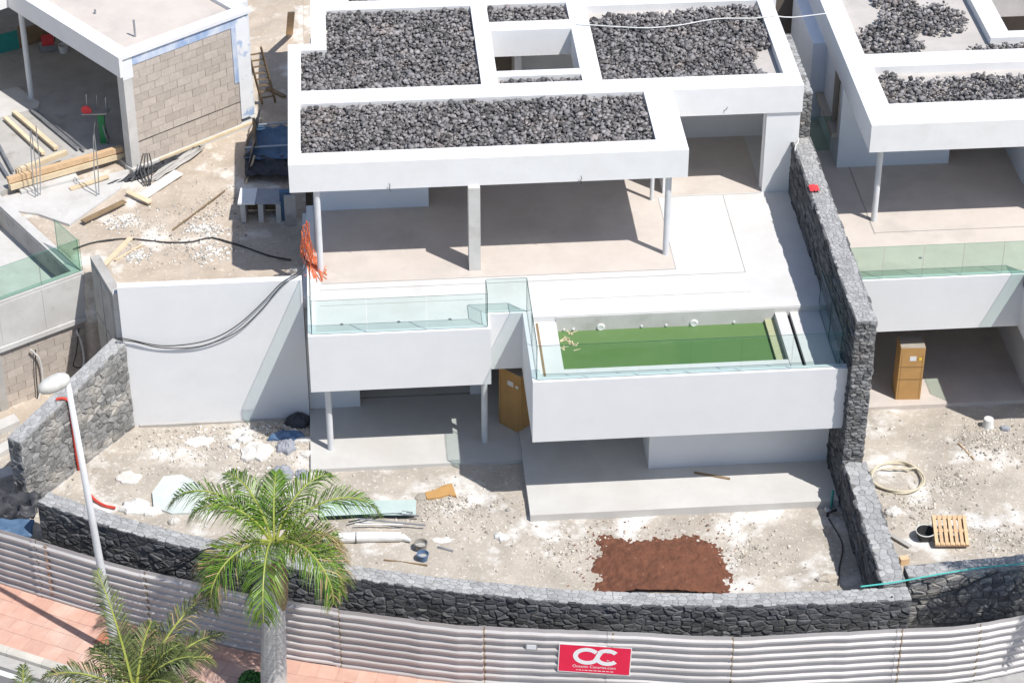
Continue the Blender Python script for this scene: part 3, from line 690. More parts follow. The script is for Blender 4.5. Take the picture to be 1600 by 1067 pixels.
for s, t, h in ((1.1, .9, .55), (1.05, 2.9, .15)): MB().tube([lp(s, t, 7.1), lp(s, t, 7.1+h)], .035, 6).build('pipe_stub', 'steel', lh)
a, c_ = at(-25, 90, Z=3.6), at(30, 76, Z=3.6); MB().beam(a+Vector((0, 0, .32)), c_+Vector((0, 0, .32)), .05, .64).build('teal_panel', 'teal', lh); MB().beam(c_+Vector((.08, .02, 0)), c_+Vector((.08, .02, .75)), .12, .05, (0, 1, 0)).build('wood_post', 'wood_dark', lh)
Lb('side_wall', 'plaster', (4.52, 4.85, .55, 9, 3.4, 7.18))
Lb('roof_rebar', 'steel', (3.6, 4.1, 4.2, 4.24, 7.12, 7.16))
# lower concrete apron in front
b = MB(); b.prism([at(x, y, Z=3.25)[:2] for x, y in ((60, 345), (185, 300), (150, 318), (205, 262), (100, 262), (0, 300), (0, 318))][:1]+[at(x, y, Z=3.25)[:2] for x, y in ((110, 362), (190, 305), (205, 275), (0, 320), (20, 340))], 2.6, 3.49)
tag(b.build('concrete_apron', 'concrete_light'), 'pale concrete apron below the unfinished terrace, beside the rebar', 'concrete slab')
for (x0, y0), (x1, y1), wd in (((115, 262), (190, 240), .45), ((30, 300), (120, 278), .5)):
    a, c_ = at(x0, y0, Z=3.45), at(x1, y1, Z=3.45)
    tag(MB().beam(a, c_, wd, .25).build('concrete_ledge', 'concrete_light'), 'broken concrete ledge under the plank stack, '+('nearer the block wall' if x0 > 50 else 'nearer the left edge'), 'concrete slab')
# left pool box of raw concrete
lpz = 3.5
A_, B_, C_, D_ = at(131, 424, Z=lpz), at(-60, 493, Z=lpz), at(-60, 275, Z=lpz), at(98, 395, Z=lpz)
dirF = (A_-B_).normalized(); dirS = Vector((-dirF.y, dirF.x, 0))
lpb = thing('pool_box', 'raw concrete pool box with glass edge and block base at the left edge', 'pool', (A_.x-1.5, A_.y, .2))
def lq(s, t): p = A_-dirF*s+dirS*t; return (p.x, p.y)
def LQ(name, m, s0, s1, t0, t1, z0, z1, parent=None):
    return MB().prism([lq(s0, t0), lq(s0, t1), lq(s1, t1), lq(s1, t0)], z0, z1).build(name, m, parent or lpb)
LQ('front_wall', 'concrete_light', 0, 4, 0, .22, 2.05, lpz); LQ('side_wall', 'concrete_light', 0, .28, .22, 5.5, 2.05, lpz); LQ('pool_floor', 'concrete_light', .28, 4, .22, 5.5, 2.05, 2.75)
LQ('render_strip', 'concrete', .28, .30, .22, 5.5, 2.75, lpz-.08)
LQ('ledge', 'concrete_light', -.02, 4, -.06, 0, 1.95, 2.09)
for s0 in (.02, 1.32, 2.62): LQ('cast_panel', 'concrete_light', s0+.02, s0+1.28, -.012, .0, 2.12, 3.40)
pane(lpb, lq(0, .06), lq(1.25, .06), lpz, 4.5, m='glass_green'); pane(lpb, lq(1.25, .06), lq(2.5, .06), lpz, 4.5, m='glass_green'); pane(lpb, lq(.06, .08), lq(.06, 1.4), lpz, 4.5, m='glass_green')
LQ('mortar_bed', 'mortar', .1, 4, .07, .3, -.3, 1.95)
LQ('corner_post', 'concrete', 2.7, 2.95, .02, .3, -.3, 1.95)
for r_ in range(8):
    z = -.05+r_*.25; s = .1-(.25 if r_ % 2 else 0)
    while s < 2.7:
        s0, s1 = max(s, .1), min(s+.5, 2.7)
        if s1-s0 > .08: LQ('concrete_block', 'block', s0+.006, s1-.006, .055+random.uniform(-.004, .004), .3, z+.006, z+.244)
        s += .5
# concrete fin beside the pool box
a, c_ = at(150, 445, Z=3.9), at(177, 447, Z=3.9)
fin = thing('concrete_fin', 'tall grey concrete fin wall with panel joints, between pool box and white wall', 'wall', (-11, 5.5, 1))
b = MB(); p0 = Vector((-10.66, 4.85, 0)); p1 = Vector((-11.35, 6.7, 0)); b.beam(p0+Vector((0, 0, 2.1)), p1+Vector((0, 0, 2.1)), .26, 4.2); b.build('fin_slab', 'concrete', fin)
dd = (p1-p0).normalized(); nn = Vector((dd.y, -dd.x, 0))
for z0, z1 in ((1.3, 2.45), (2.55, 4.05)):
    for k in range(2):
        q0 = p0+dd*(.12+k*.95); q1 = p0+dd*(.95+k*.95); m_ = (q0+q1)/2-nn*.135
        MB().obox((m_.x, m_.y, (z0+z1)/2), (q1-q0)/2, nn*.012, (0, 0, (z1-z0)/2)).build('panel', 'concrete', fin)
MB().prism([(p0.x-.1, p0.y-.12), (p0.x+.18, p0.y-.12), (p0.x+.18, p0.y+.1), (p0.x-.1, p0.y+.1)], 0, 4.22).build('end_post', 'concrete_light', fin)

# ================================================================== CORRUGATED FENCE
fe = thing('site_fence', 'corrugated galvanised metal site fence along the pavement', 'fence', (-1, -6, SW))
def u_at_x(x):
    lo, hi = 0, FENCE.len
    for _ in range(40):
        m_ = (lo+hi)/2
        if FENCE.at(m_)[0].x < x: lo = m_
        else: hi = m_
    return lo
PROF = []
zz = 0
while zz < 1.78:
    PROF += [(zz+.0, .066), (zz+.045, .066), (zz+.052, .062), (zz+.080, .004), (zz+.087, 0), (zz+.195, 0)]; zz += .225
PROF = [q for q in PROF if q[0] <= 1.8]
def sheet(u0, u1, name='corrugated_sheet', dz=0, dn=0, bulge=0):
    n = max(2, int((u1-u0)/.3)); b = MB(); v_ = []; npf = len(PROF)
    for i in range(n+1):
        p, nn = FENCE.at(u0+(u1-u0)*i/n)
        wob = .02*noise.noise(Vector((i*.7+u0, 3, 1)))+bulge*math.sin(math.pi*i/n)
        for z, o in PROF:
            jj = .006*noise.noise(Vector((u0+i*.9, z*4, 2)))
            q = p+nn*(o+dn+wob+jj); v_.append((q.x, q.y, SW+.01+dz+z+.012*noise.noise(Vector((u0+i*.5, 0, 0)))))
    b.add(v_, [(i*npf+k, (i+1)*npf+k, (i+1)*npf+k+1, i*npf+k+1) for i in range(n) for k in range(npf-1)])
    o = b.build(name, 'galvanised', fe)
    md = o.modifiers.new('thick', 'SOLIDIFY'); md.thickness = .006
    return o
ux = [0]+[u_at_x(x) for x in (-12.6, -9.86, -5.2, -1.80, 1.2, 3.99, 8.0, 9.89, 12.5, 15)]+[FENCE.len]
for k, (u0, u1) in enumerate(zip(ux, ux[1:])):
    sheet(u0, u1+(.12 if k < len(ux)-2 else 0), dn=(k % 2)*.012, dz=(k % 3)*.012)
    p, nn = FENCE.at(u1); q = p-nn*.05
    MB().box(q.x-.03, q.x+.03, q.y-.03, q.y+.03, SW-.2, SW+1.72).build('fence_post', 'steel', fe)
    p, nn = FENCE.at(u1+.125); dd = Vector((-nn.y, nn.x, 0)); b = MB(); rj = random.Random(k)
    for (z, o), (z2, o2) in zip(PROF, PROF[1:]):
        w_j = .010+.012*rj.random(); c0 = p+nn*(o+.016)+dd*rj.uniform(-.012, .012); c1 = p+nn*(o2+.016)+dd*rj.uniform(-.012, .012)
        b.add([(c0.x-dd.x*w_j, c0.y-dd.y*w_j, SW+.02+z), (c0.x+dd.x*w_j, c0.y+dd.y*w_j, SW+.02+z), (c1.x+dd.x*w_j, c1.y+dd.y*w_j, SW+.02+z2), (c1.x-dd.x*w_j, c1.y-dd.y*w_j, SW+.02+z2)], [(0, 1, 2, 3)])
    b.build('overlap_edge', 'fibre', fe)
# top edge folded strip, rusty strap
b = MB(); v_ = []
p, nn = FENCE.at(u_at_x(-12.27)); p2, _ = FENCE.at(u_at_x(-12.19))
b.add([(p.x+nn.x*.06, p.y+nn.y*.06, SW+.15), (p2.x+nn.x*.06, p2.y+nn.y*.06, SW+.15), (p2.x+nn.x*.06, p2.y+nn.y*.06, SW+1.75), (p.x+nn.x*.06, p.y+nn.y*.06, SW+1.75)], [(0, 1, 2, 3)])
o = b.build('rusty_strap', 'rust', fe); md = o.modifiers.new('t', 'SOLIDIFY'); md.thickness = .01
# sign on the fence
u0, u1 = u_at_x(.06), u_at_x(1.77); pa, na = FENCE.at((u0+u1)/2); da = Vector((-na.y, na.x, 0)); SC = pa+na*.075
sg = thing('sign_board', 'red rectangular sign with white OC logo fixed to the metal fence', 'sign', (SC.x, SC.y, .2))
zc, W2, H2 = .67, .86, .44
tilt = -.035
def sgp(x, z, o=0):
    x2 = x*math.cos(tilt)-z*math.sin(tilt); z2 = x*math.sin(tilt)+z*math.cos(tilt)
    q = SC+da*x2+na*o; return Vector((q.x, q.y, zc+z2))
def quad(b, x0, x1, z0, z1, o): b.add([sgp(x0, z0, o), sgp(x1, z0, o), sgp(x1, z1, o), sgp(x0, z1, o)], [(0, 1, 2, 3)])
b = MB(); b.add([sgp(x, z, o) for o in (-.01, .006) for x, z in ((-W2, -H2), (W2, -H2), (W2, H2), (-W2, H2))], [(0, 1, 2, 3), (7, 6, 5, 4), (0, 4, 5, 1), (1, 5, 6, 2), (2, 6, 7, 3), (3, 7, 4, 0)])
b.build('border', 'sign_white', sg)
b = MB(); quad(b, -W2+.02, W2-.02, -H2+.025, H2-.025, .009); b.build('panel', 'sign_red', sg)
def ribbon(b, pts, w0, o):
    v_ = []; n = len(pts)
    for i, (x, z) in enumerate(pts):
        a_ = pts[max(i-1, 0)]; c2 = pts[min(i+1, n-1)]; dx, dz = c2[0]-a_[0], c2[1]-a_[1]; L = math.hypot(dx, dz) or 1
        v_ += [sgp(x-dz/L*w0/2, z+dx/L*w0/2, o), sgp(x+dz/L*w0/2, z-dx/L*w0/2, o)]
    b.add(v_, [(2*i, 2*i+1, 2*i+3, 2*i+2) for i in range(n-1)])
b = MB(); cz = .10
# O: open ring from its upper right round the left, bottom, then rising as the left stroke of the C
arc = lambda cx, rx, rz, a0, a1, n=26: [(cx+rx*math.cos(math.radians(a0+(a1-a0)*i/n)), cz+rz*math.sin(math.radians(a0+(a1-a0)*i/n))) for i in range(n+1)]
ring = arc(-.19, .27, .205, 36, 318)
s_ = [(.015, cz-.12), (.05, cz-.06), (.068, cz), (.088, cz+.06), (.125, cz+.125)]
cup = arc(.29, .25, .205, 135, 38, 16)
ribbon(b, ring+s_+cup, .115, .013)
ribbon(b, arc(.29, .25, .205, 205, 322, 16), .115, .0135)
b.build('logo', 'sign_white', sg)
def text_part(txt, x, z, size, width, m, parent, name='lettering'):
    cu = bpy.data.curves.new('t', 'FONT'); cu.body = txt; cu.size = size; cu.align_x = 'CENTER'
    ob = bpy.data.objects.new('t', cu); C.objects.link(ob)
    dg = bpy.context.evaluated_depsgraph_get(); me = bpy.data.meshes.new_from_object(ob.evaluated_get(dg)); bpy.data.objects.remove(ob)
    xs = [v.co.x for v in me.vertices]; k = width/(max(xs)-min(xs)); b = MB()
    b.add([sgp(x+v.co.x*k, z+v.co.y, .012) for v in me.vertices], [tuple(p_.vertices) for p_ in me.polygons])
    return b.build(name, m, parent)
text_part('Oceanic Canarias.com', 0, -.265, .115, 1.02, 'sign_white', sg)
b = MB(); x = -.42
while x < .40:
    l_ = random.uniform(.03, .09); quad(b, x, x+l_, -.355, -.335, .012); x += l_+.025
b.build('small_print', 'sign_white', sg)
p, nn = FENCE.at(u_at_x(-.57)); dd = Vector((-nn.y, nn.x, 0)); c_ = p+nn*.065
npl = thing('notice_plate', 'small white notice plate on the fence left of the red sign', 'notice', (c_.x, c_.y, .7))
MB().obox((c_.x, c_.y, .98), dd*.14, nn*.006, (0, 0, .10)).build('frame', 'steel', npl); MB().obox((c_.x+nn.x*.008, c_.y+nn.y*.008, .98), dd*.11, nn*.006, (0, 0, .065)).build('plate', 'paper', npl)

# ================================================================== STREET LAMP
lb = Vector((-10.54, -4.41, SW)); tp = at(106, 600, Y=-4.41); 
la = thing('street_lamp', 'tall pale street lamp on the pavement with an oval head', 'street lamp', lb)
MB().tube([lb, lb+(tp-lb)*.12, lb+(tp-lb)*.5, tp], [.125, .11, .085, .065], 14).build('post', 'white_metal', la, smooth=True)
MB().lathe(lb, [(.2, 0), (.2, .04)], 14).build('base_plate', 'white_metal', la)
hd = tp+Vector((-.13, .02, .10)); b = MB(); ns = 12; prof = [(.02, -.42), (.12, -.36), (.19, -.2), (.205, 0), (.19, .15), (.13, .28), (.05, .34)]
ax = Vector((-.86, -.30, -.22)).normalized(); b.lathe(hd+ax*.15, prof[::-1], 16, axis=tuple(-ax)); o = b.build('lamp_head', 'lamp_head', la, smooth=True)
MB().tube([tp, tp+Vector((-.05, 0, .06)), hd+ax*(-.1)], .05, 8).build('bracket', 'white_metal', la)
# red conduit looping over the left stone wall
def at_left_wall(x, y, off=.06):
    d = at(x, y, Z=0)-CAM; q0 = LA+LN*off; return CAM+d*((q0-CAM).dot(LN)/d.dot(LN))
pts = [at_left_wall(88, 624, -.2), at_left_wall(97, 622, -.08), at_left_wall(107, 626), at_left_wall(110, 640), at_left_wall(115, 680), at_left_wall(121, 720), at_left_wall(127, 748), at(138, 768, Z=.10), at(150, 782, Z=.06), at(165, 790, Z=.05), at(180, 793, Z=.05)]
tag(MB().tube(catmull(pts, .08), .038, 6).build('red_conduit', 'red_conduit'), 'red corrugated conduit hanging down the left stone wall', 'conduit')

# ================================================================== PALMS
def frond(parent, base, az, el, L, droop, dry=0, width=.55, grey=False, r=None, curl=0, dens=82):
    r = r or random; n = 16; pts = [Vector(base)]; e = math.radians(el); a = math.radians(az); st = L/n; dirs = []
    for i in range(n):
        d = Vector((math.cos(e)*math.cos(a), math.cos(e)*math.sin(a), math.sin(e))); dirs.append(d)
        pts.append(pts[-1]+d*st); t = (i+1)/n; e -= math.radians(droop)*(.35+1.3*t)/n; a += math.radians(curl)/n
        e = max(e, math.radians(-88))
    dirs.append(dirs[-1]); b = MB()
    b.tube(pts, [.035*(1-.85*i/n)+.004 for i in range(n+1)], 5, mi=1)
    for i in range(dens):
        t = .10+.9*(i+r.random()*.5)/dens; k = min(int(t*n), n-1); f = t*n-k; p = pts[k].lerp(pts[k+1], f); d = dirs[k].lerp(dirs[k+1], f).normalized()
        side = d.cross(Vector((0, 0, 1)))
        if side.length < .2: side = Vector((-math.sin(a), math.cos(a), 0))
        side.normalize(); up = side.cross(d)
        ll = width*(math.sin(math.pi*min(1, .18+.80*t))**.7+.12)*r.uniform(.85, 1.1)
        for sg_ in (-1, 1):
            fwd = .45+.75*t
            ld = (side*sg_*r.uniform(.75, 1.1)+d*(fwd+r.uniform(-.18, .18))+up*(.22+r.uniform(-.3, .3))).normalized()
            mid = p+ld*ll*.5; end = p+ld*ll*.92+Vector((0, 0, -ll*(.25+.40*r.random()))); w0 = .0115
            wv = ld.cross(up).normalized()*w0 if ld.cross(up).length > .01 else d*w0
            tn = r.uniform(.0, 1.0)
            b.add([p-wv*.6, p+wv*.6, mid+wv, mid-wv], [(0, 1, 2, 3)], 2 if r.random() < dry*.6*(.4+t) else 0, tn)
            b.add([mid-wv, mid+wv, end], [(0, 1, 2)], 2 if r.random() < dry*(.3+t) else 0, tn)
    return b.build('frond', ['leaf_grey' if grey else 'leaf', 'rachis', 'leaf_dry'], parent, tone=True)
def palm(base, top, rad, label, fr, rseed, grey=False, width=.55, fibre=True):
    t = thing('palm_tree', label, 'palm tree', base, 'palms along the street'); base, top = V3(base), V3(top); r = random.Random(rseed)
    n = 14; pts = []; rs = []
    for i in range(n+1):
        k = i/n; pts.append(base.lerp(top, k)); rs.append(rad*(1.18-.55*k+.12*math.sin(math.pi*k))*(1+.03*(i % 2)))
    MB().tube(pts, rs, 14).build('trunk', 'trunk', t)
    if fibre: MB().lathe(top-Vector((0, 0, 1.9)), [(rad*.70, 0), (rad*.86, .25), (rad*.98, .8), (rad*.85, 1.4), (rad*.3, 1.8)], 12).build('leaf_base', 'fibre', t)
    for q in fr:
        az, el, L, dr = q[:4]; kw = q[4] if len(q) > 4 else {}
        frond(t, top+Vector((math.cos(math.radians(az))*.08, math.sin(math.radians(az))*.08, random.uniform(-.05, .12))), az, el, L, dr, width=width, r=r, grey=grey, **kw)
    return t
ctop = at(428, 848, Y=-6.45)
# azimuth 0 = right, 90 = away from the camera, 270 = towards it
palm((-6.72, -6.45, SW), (ctop.x, -6.45, ctop.z), .27, 'green palm with pale trunk standing in front of the metal fence', [
    (152, 58, 3.1, 128, dict(curl=14)), (170, 66, 2.3, 125), (128, 72, 2.2, 105), (18, 54, 3.0, 128, dict(curl=-10)), (40, 68, 2.3, 112), (85, 74, 1.7, 80),
    (264, 42, 3.0, 150), (226, 38, 2.7, 150, dict(dry=.3)), (204, 28, 2.3, 140, dict(dry=.6)), (308, 40, 2.8, 150, dict(dry=.2)), (328, 24, 2.3, 130, dict(dry=.5)), (350, 12, 1.9, 110, dict(dry=.95)), (8, 18, 1.8, 105, dict(dry=1.0))], 3, width=.74)
c2 = at(212, 1085, Z=2.3)
palm((c2.x, c2.y, RD), (c2.x, c2.y, 2.3), .2, 'greyish palm at the bottom left whose fronds cross the lamp post', [
    (112, 66, 2.9, 30, dict(curl=6)), (48, 48, 3.0, 60, dict(dry=.35)), (38, 30, 2.5, 60, dict(dry=.2)), (20, 40, 1.9, 80, dict(dry=.15)), (75, 58, 1.7, 70, dict(dry=.3)), (350, 30, 1.9, 80), (165, 30, 2.2, 70, dict(dry=.25)), (200, 25, 2.0, 85), (300, 25, 1.9, 90), (255, 20, 1.9, 95), (5, 62, 1.6, 70), (320, 60, 1.5, 60), (30, 65, 1.5, 65), (100, 40, 1.6, 70), (135, 55, 1.5, 70)], 5, grey=True, width=.66)
c3 = at(45, 1195, Z=2.2)
palm((c3.x, c3.y, RD), (c3.x, c3.y, 2.2), .2, 'palm whose frond tips poke in at the bottom left corner', [
    (95, 50, 2.3, 60), (60, 45, 2.1, 60, dict(dry=.4)), (130, 45, 2.2, 70), (20, 35, 2.0, 80), (180, 35, 2.0, 80), (230, 30, 2.0, 80), (290, 30, 2.0, 80), (340, 30, 2.0, 80)], 6, grey=True)
# palm just outside the frame at right; its shadow lies on the wall and the fence
sh = at(1606, 925, Z=1.2); hz = 3.4; c4 = Vector((sh.x+.41*hz, sh.y-.43*hz, 1.4+hz))
palm((c4.x+.1, c4.y, SW), tuple(c4), .25, 'palm standing just outside the right edge, casting its shadow on the wall', [
    (a_, 35+(k % 3)*14, 1.9, 85) for k, a_ in enumerate(range(0, 360, 30))], 8)
# green bush at the palm foot
bs = at(393, 1062, Z=SW+.2); r = random.Random(4); b = MB()
for i in range(700):
    d = Vector((r.gauss(0, 1), r.gauss(0, 1), r.gauss(0, 1))).normalized()*r.uniform(.15, .34); p = bs+Vector((d.x, d.y, abs(d.z)*.9-.1)); a_ = Vector((r.gauss(0, 1), r.gauss(0, 1), r.gauss(0, .6))).normalized()*.05; c_ = a_.orthogonal().normalized()*.03
    b.add([p-a_, p+c_, p+a_, p-c_], [(0, 1, 2, 3)], 0, r.uniform(.1, .9))
bt = thing('bush', 'small round green bush at the foot of the palm', 'bush', (bs.x, bs.y, SW)); b.build('foliage', 'bush', bt, tone=True)
MB().tube([(bs.x, bs.y, SW), (bs.x, bs.y, SW+.3)], .03, 6).build('stem', 'fibre', bt)
struct(strip('median', 'soil', FENCE, 4.1, 8.5, -.6, RD+.10))

# ================================================================== SMALL THINGS
def gz(x, y): return garden_z(x, y)
def G(px, py, dz=0, Z=0.0):
    p = at(px, py, Z=Z); return Vector((p.x, p.y, gz(p.x, p.y)+dz))
def E_(px, py, dz=0):
    p = at(px, py, Z=3.42); return Vector((p.x, p.y, earth_z(p.x, p.y)+dz))
# cardboard boxes
def carton(name, p0, p1, depth, h, z, label, rows):
    p0, p1 = V3((*p0, 0)), V3((*p1, 0)); d = (p1-p0); L = d.length; d.normalize(); n_ = Vector((d.y, -d.x, 0)); base = (p0+p1)/2-n_*depth/2
    t = thing(name, label, 'box', (base.x, base.y, z)); c_ = base+Vector((0, 0, z))
    MB().obox(c_+Vector((0, 0, h/2)), d*L/2, n_*depth/2, (0, 0, h/2)).build('carton_body', 'cardboard', t)
    MB().obox(c_+Vector((0, 0, h+.006)), d*L*.485, n_*depth*.485, (0, 0, .006)).build('top_flap', 'cardboard_top', t)
    for zz_ in rows: MB().obox(c_+n_*(depth/2+.003)+Vector((0, 0, h*zz_)), d*L/2, n_*.003, (0, 0, .012)).build('tape_band', 'tape', t)
    MB().obox(c_+n_*(depth/2+.004)+d*L*.03+Vector((0, 0, h*.80)), d*L*.13, n_*.003, (0, 0, .075)).build('shipping_label', 'paper', t)
    MB().obox(c_+n_*(depth/2+.004)+d*L*.33+Vector((0, 0, h*.79)), d*L*.06, n_*.003, (0, 0, .04)).build('sticker', 'yellow' if rows else 'paper', t)
    for sg_ in (-1, 1): MB().obox(c_+n_*(depth/2+.002)+d*L*.42*sg_+Vector((0, 0, h*.45)), d*.006, n_*.003, (0, 0, h*.42)).build('edge_crease', 'tape', t)
    return t
carton('cardboard_box', (-.60, 3.80), (-.06, 3.24), .40, 1.88, .10, 'tall brown carton in the shade under the white pool deck', ())
carton('cardboard_box', (10.42, 4.02), (11.10, 3.98), .62, 1.72, .10, 'tall sunlit brown carton under the right villa terrace', (.40, .64))
# wooden pallet, tilted on a block
c_ = G(1483, 842); pt = thing('wooden_pallet', 'small slatted wooden pallet lying tilted in the right garden', 'pallet', c_)
ax = Vector((1, -.06, -.02)).normalized(); ay = Vector((.05, .9, .42)).normalized(); az_ = ax.cross(ay)
c_ = c_+Vector((0, 0, .30))
for k in range(7): MB().obox(c_+ax*(-.39+k*.13)+az_*.05, ax*.043, ay*.42, az_*.011).build('slat', 'wood', pt)
for s in (-.38, 0, .38): MB().obox(c_+ay*s, ax*.43, ay*.045, az_*.035).build('bearer', 'wood', pt)
for k in range(3): MB().obox(c_+ax*(-.38+k*.38)-az_*.045, ax*.05, ay*.42, az_*.010).build('bottom_board', 'wood_dark', pt)
q = c_-ax*.62+Vector((0, .05, -.28)); wb = thing('mortar_tub', 'dark rubber mortar tub with pale rim beside the pallet', 'tub', (q.x, q.y, 0))
MB().lathe((q.x, q.y, gz(q.x, q.y)-.01), [(.16, 0), (.24, .26), (.25, .27), (.23, .27), (.16, .05)], 16).build('tub_body', 'black_rubber', wb)
MB().tube([(q.x+.245*math.cos(a_), q.y+.245*math.sin(a_), gz(q.x, q.y)+.265) for a_ in np.linspace(0, 2*math.pi, 25)], .014, 6).build('rim', 'white_plastic', wb)
# coil of cream hose
c_ = G(1403, 748, .03); pts = []
for i in range(150):
    a_ = i*.13; rr = .66+.035*math.sin(i*.37)+.02*math.sin(i*.11); pts.append(c_+Vector((rr*math.cos(a_)*1.02, rr*math.sin(a_)*1.0, .012*(i/22)+.01*math.sin(i*.5))))
pts += [c_+Vector((-.4, .35, .06)), c_+Vector((-.05, .42, .04)), c_+Vector((.35, .25, .05))]
tag(MB().tube(pts, .022, 6).build('hose_coil', 'hose_cream'), 'coil of cream hose lying in the right garden', 'hose')
# buckets
def bucket(px, py, m, mi_, label, r0=.15, h=.24, up=True):
    c_ = G(px, py); t = thing('bucket', label, 'bucket', c_); c_ = c_-Vector((0, 0, .015))
    if up:
        MB().lathe(c_, [(r0*.78, 0), (r0, h), (r0*1.08, h+.005), (r0*1.08, h+.025), (r0*.96, h+.025), (r0*.9, h*.55)], 22).build('bucket_body', m, t)
        MB().lathe(c_+Vector((0, 0, h*.56)), [(r0*.9, 0), (r0*.5, .01)], 22).build('contents', mi_, t)
        MB().tube([c_+Vector((r0*1.08*math.cos(a_), r0*1.08*math.sin(a_)*.5-r0*.6, h+.02)) for a_ in np.linspace(0, math.pi, 9)], .006, 5).build('handle', 'steel', t)
    else:
        MB().lathe(c_, [(r0*1.06, 0), (r0*1.06, .04), (r0, .04), (r0*.82, h), (r0*.75, h+.008)], 22).build('bucket_body', m, t)
        MB().lathe(c_+Vector((0, 0, h+.008)), [(r0*.62, 0), (r0*.6, .012)], 18).build('base_ring', m, t)
bucket(658, 858, 'bucket_grey', 'cement_paste', 'grey bucket of dried mortar behind the blue bucket', .165, .22)
bucket(661, 874, 'blue_plastic', 'cement_paste', 'blue bucket standing in front of the grey bucket', .145, .2)
bucket(1543, 668, 'white_plastic', 'white_plastic', 'white bucket upside down on the rubble in the right garden', .16, .3, False)
# flat debris with ragged outlines
def ragged(px, py, rx, ry, m, name, label, cat, th=.05, seed=1, bump=.04, dz=.0, n=18, rot=0, Z=0.0):
    r = random.Random(seed); c_ = G(px, py, dz, Z); b = MB(); v_ = []
    ct, st_ = math.cos(rot), math.sin(rot)
    rr = [r.uniform(.72, 1.12) for _ in range(n)]
    for lay, (k, z) in enumerate(((1.03, -.03), (1, th*.6), (.86, th), (.5, th+bump*.6), (.18, th+bump))):
        for i in range(n):
            a_ = 2*math.pi*i/n; x, y = rx*rr[i]*math.cos(a_)*k, ry*rr[i]*math.sin(a_)*k
            v_.append(c_+Vector((x*ct-y*st_, x*st_+y*ct, z+(r.uniform(-bump, bump)*.4 if lay > 1 else 0))))
    f = [(l*n+i, l*n+(i+1) % n, (l+1)*n+(i+1) % n, (l+1)*n+i) for l in range(4) for i in range(n)]+[tuple(4*n+i for i in range(n))]
    b.add(v_, f); return tag(b.build(name, m, tone=True), label, cat)
ragged(200, 746, .34, .28, 'white_rubble', 'plaster_slab', 'broken pale plaster slab left of the green sheet', 'rubble', .06, 2, .02)
ragged(212, 792, .42, .32, 'white_plastic', 'white_sack', 'crumpled white sack beside the end of the red conduit', 'sack', .14, 3, .08)
tag(MB().prism([G(x, y)[:2] for x, y in ((240, 793), (238, 772), (256, 748), (284, 744), (300, 752), (322, 768), (318, 792), (300, 803), (268, 804))], -.02, [.05, .07, .09, .06, .08, .05, .07, .06, .05]).build('plastic_sheet', 'pale_plastic'), 'pale green plastic sheet spread left of the palm', 'sheet')
ragged(235, 800, .3, .16, 'white_plastic', 'white_sack', 'flat white sack touching the lower edge of the green sheet', 'sack', .1, 5, .06)
ragged(272, 817, .15, .12, 'white_rubble', 'plaster_lump', 'small white plaster lump near the front wall under the green sheet', 'rubble', .12, 6, .06)
ragged(312, 690, .5, .28, 'white_rubble', 'plaster_slab', 'pale plaster smear in the middle of the left garden', 'rubble', .03, 7, .02)
ragged(383, 690, .22, .16, 'white_plastic', 'paper_bag', 'small white paper bag near the shaded corner', 'sack', .1, 8, .05)
ragged(368, 703, .16, .1, 'white_plastic', 'paper_bag', 'smaller white bag below the other by the shaded corner', 'sack', .09, 9, .05)
ragged(402, 710, .50, .40, 'white_rubble', 'plaster_heap', 'heap of white plaster left of the grey cement bags', 'rubble', .08, 10, .08)
ragged(472, 692, .28, .12, 'white_rubble', 'plaster_slab', 'white plaster slab against the left side of the patio', 'rubble', .1, 12, .04)
ragged(478, 712, .18, .14, 'white_rubble', 'plaster_slab', 'white plaster patch right of the grey cement bags', 'rubble', .08, 13, .03)
ragged(447, 705, .28, .30, 'grey_cement', 'cement_bag', 'upper of two grey cement bags beside the patio', 'sack', .12, 14, .10)
ragged(441, 742, .28, .34, 'grey_cement', 'cement_bag', 'lower of two grey cement bags beside the patio', 'sack', .14, 15, .06)
ragged(472, 742, .22, .2, 'grey_cement', 'grit_heap', 'small dark grit heap right of the cement bags', 'rubble', .07, 16, .08)
ragged(447, 690, .50, .16, 'blue_plastic', 'plastic_bundle', 'crumpled blue plastic in the shade behind the cement bags', 'sheet', .12, 17, .12)
ragged(465, 660, .40, .30, 'tarp_black', 'dark_sheet', 'crumpled black sheet in the shade beside the patio', 'sheet', .18, 18, .14)
tag(MB().prism([G(x, y)[:2] for x, y in ((664, 771), (681, 767), (692, 760), (706, 758), (713, 777), (700, 775), (684, 780), (667, 781))], .0, [.05, .055, .05, .07, .06, .05, .055, .05]).build('cardboard_sheet', 'cardboard'), 'flattened brown cardboard on the soil in front of the patio', 'cardboard')
ragged(660, 776, .22, .16, 'cardboard_top', 'paper_sheet', 'greyish paper left of the flattened cardboard', 'paper', .015, 20, .02, n=9)
ragged(783, 838, .24, .14, 'white_plastic', 'white_sack', 'white sack lying alone left of the red earth', 'sack', .07, 21, .05, rot=-.5)
ragged(690, 842, .36, .14, 'white_rubble', 'plaster_smear', 'white plaster patch right of the buckets', 'rubble', .02, 22, .015)
ragged(1290, 905, .30, .16, 'rubble', 'plaster_lump', 'pale lump of rubble in the front right corner of the villa garden', 'rubble', .1, 23, .06)
ragged(1395, 800, .22, .2, 'white_rubble', 'plaster_lump', 'pale rubble lump below the hose coil', 'rubble', .1, 24, .05)
ragged(1570, 672, .16, .1, 'grey_cement', 'block_piece', 'grey piece of block in the shade by the white bucket', 'rubble', .1, 25, .02, n=5)
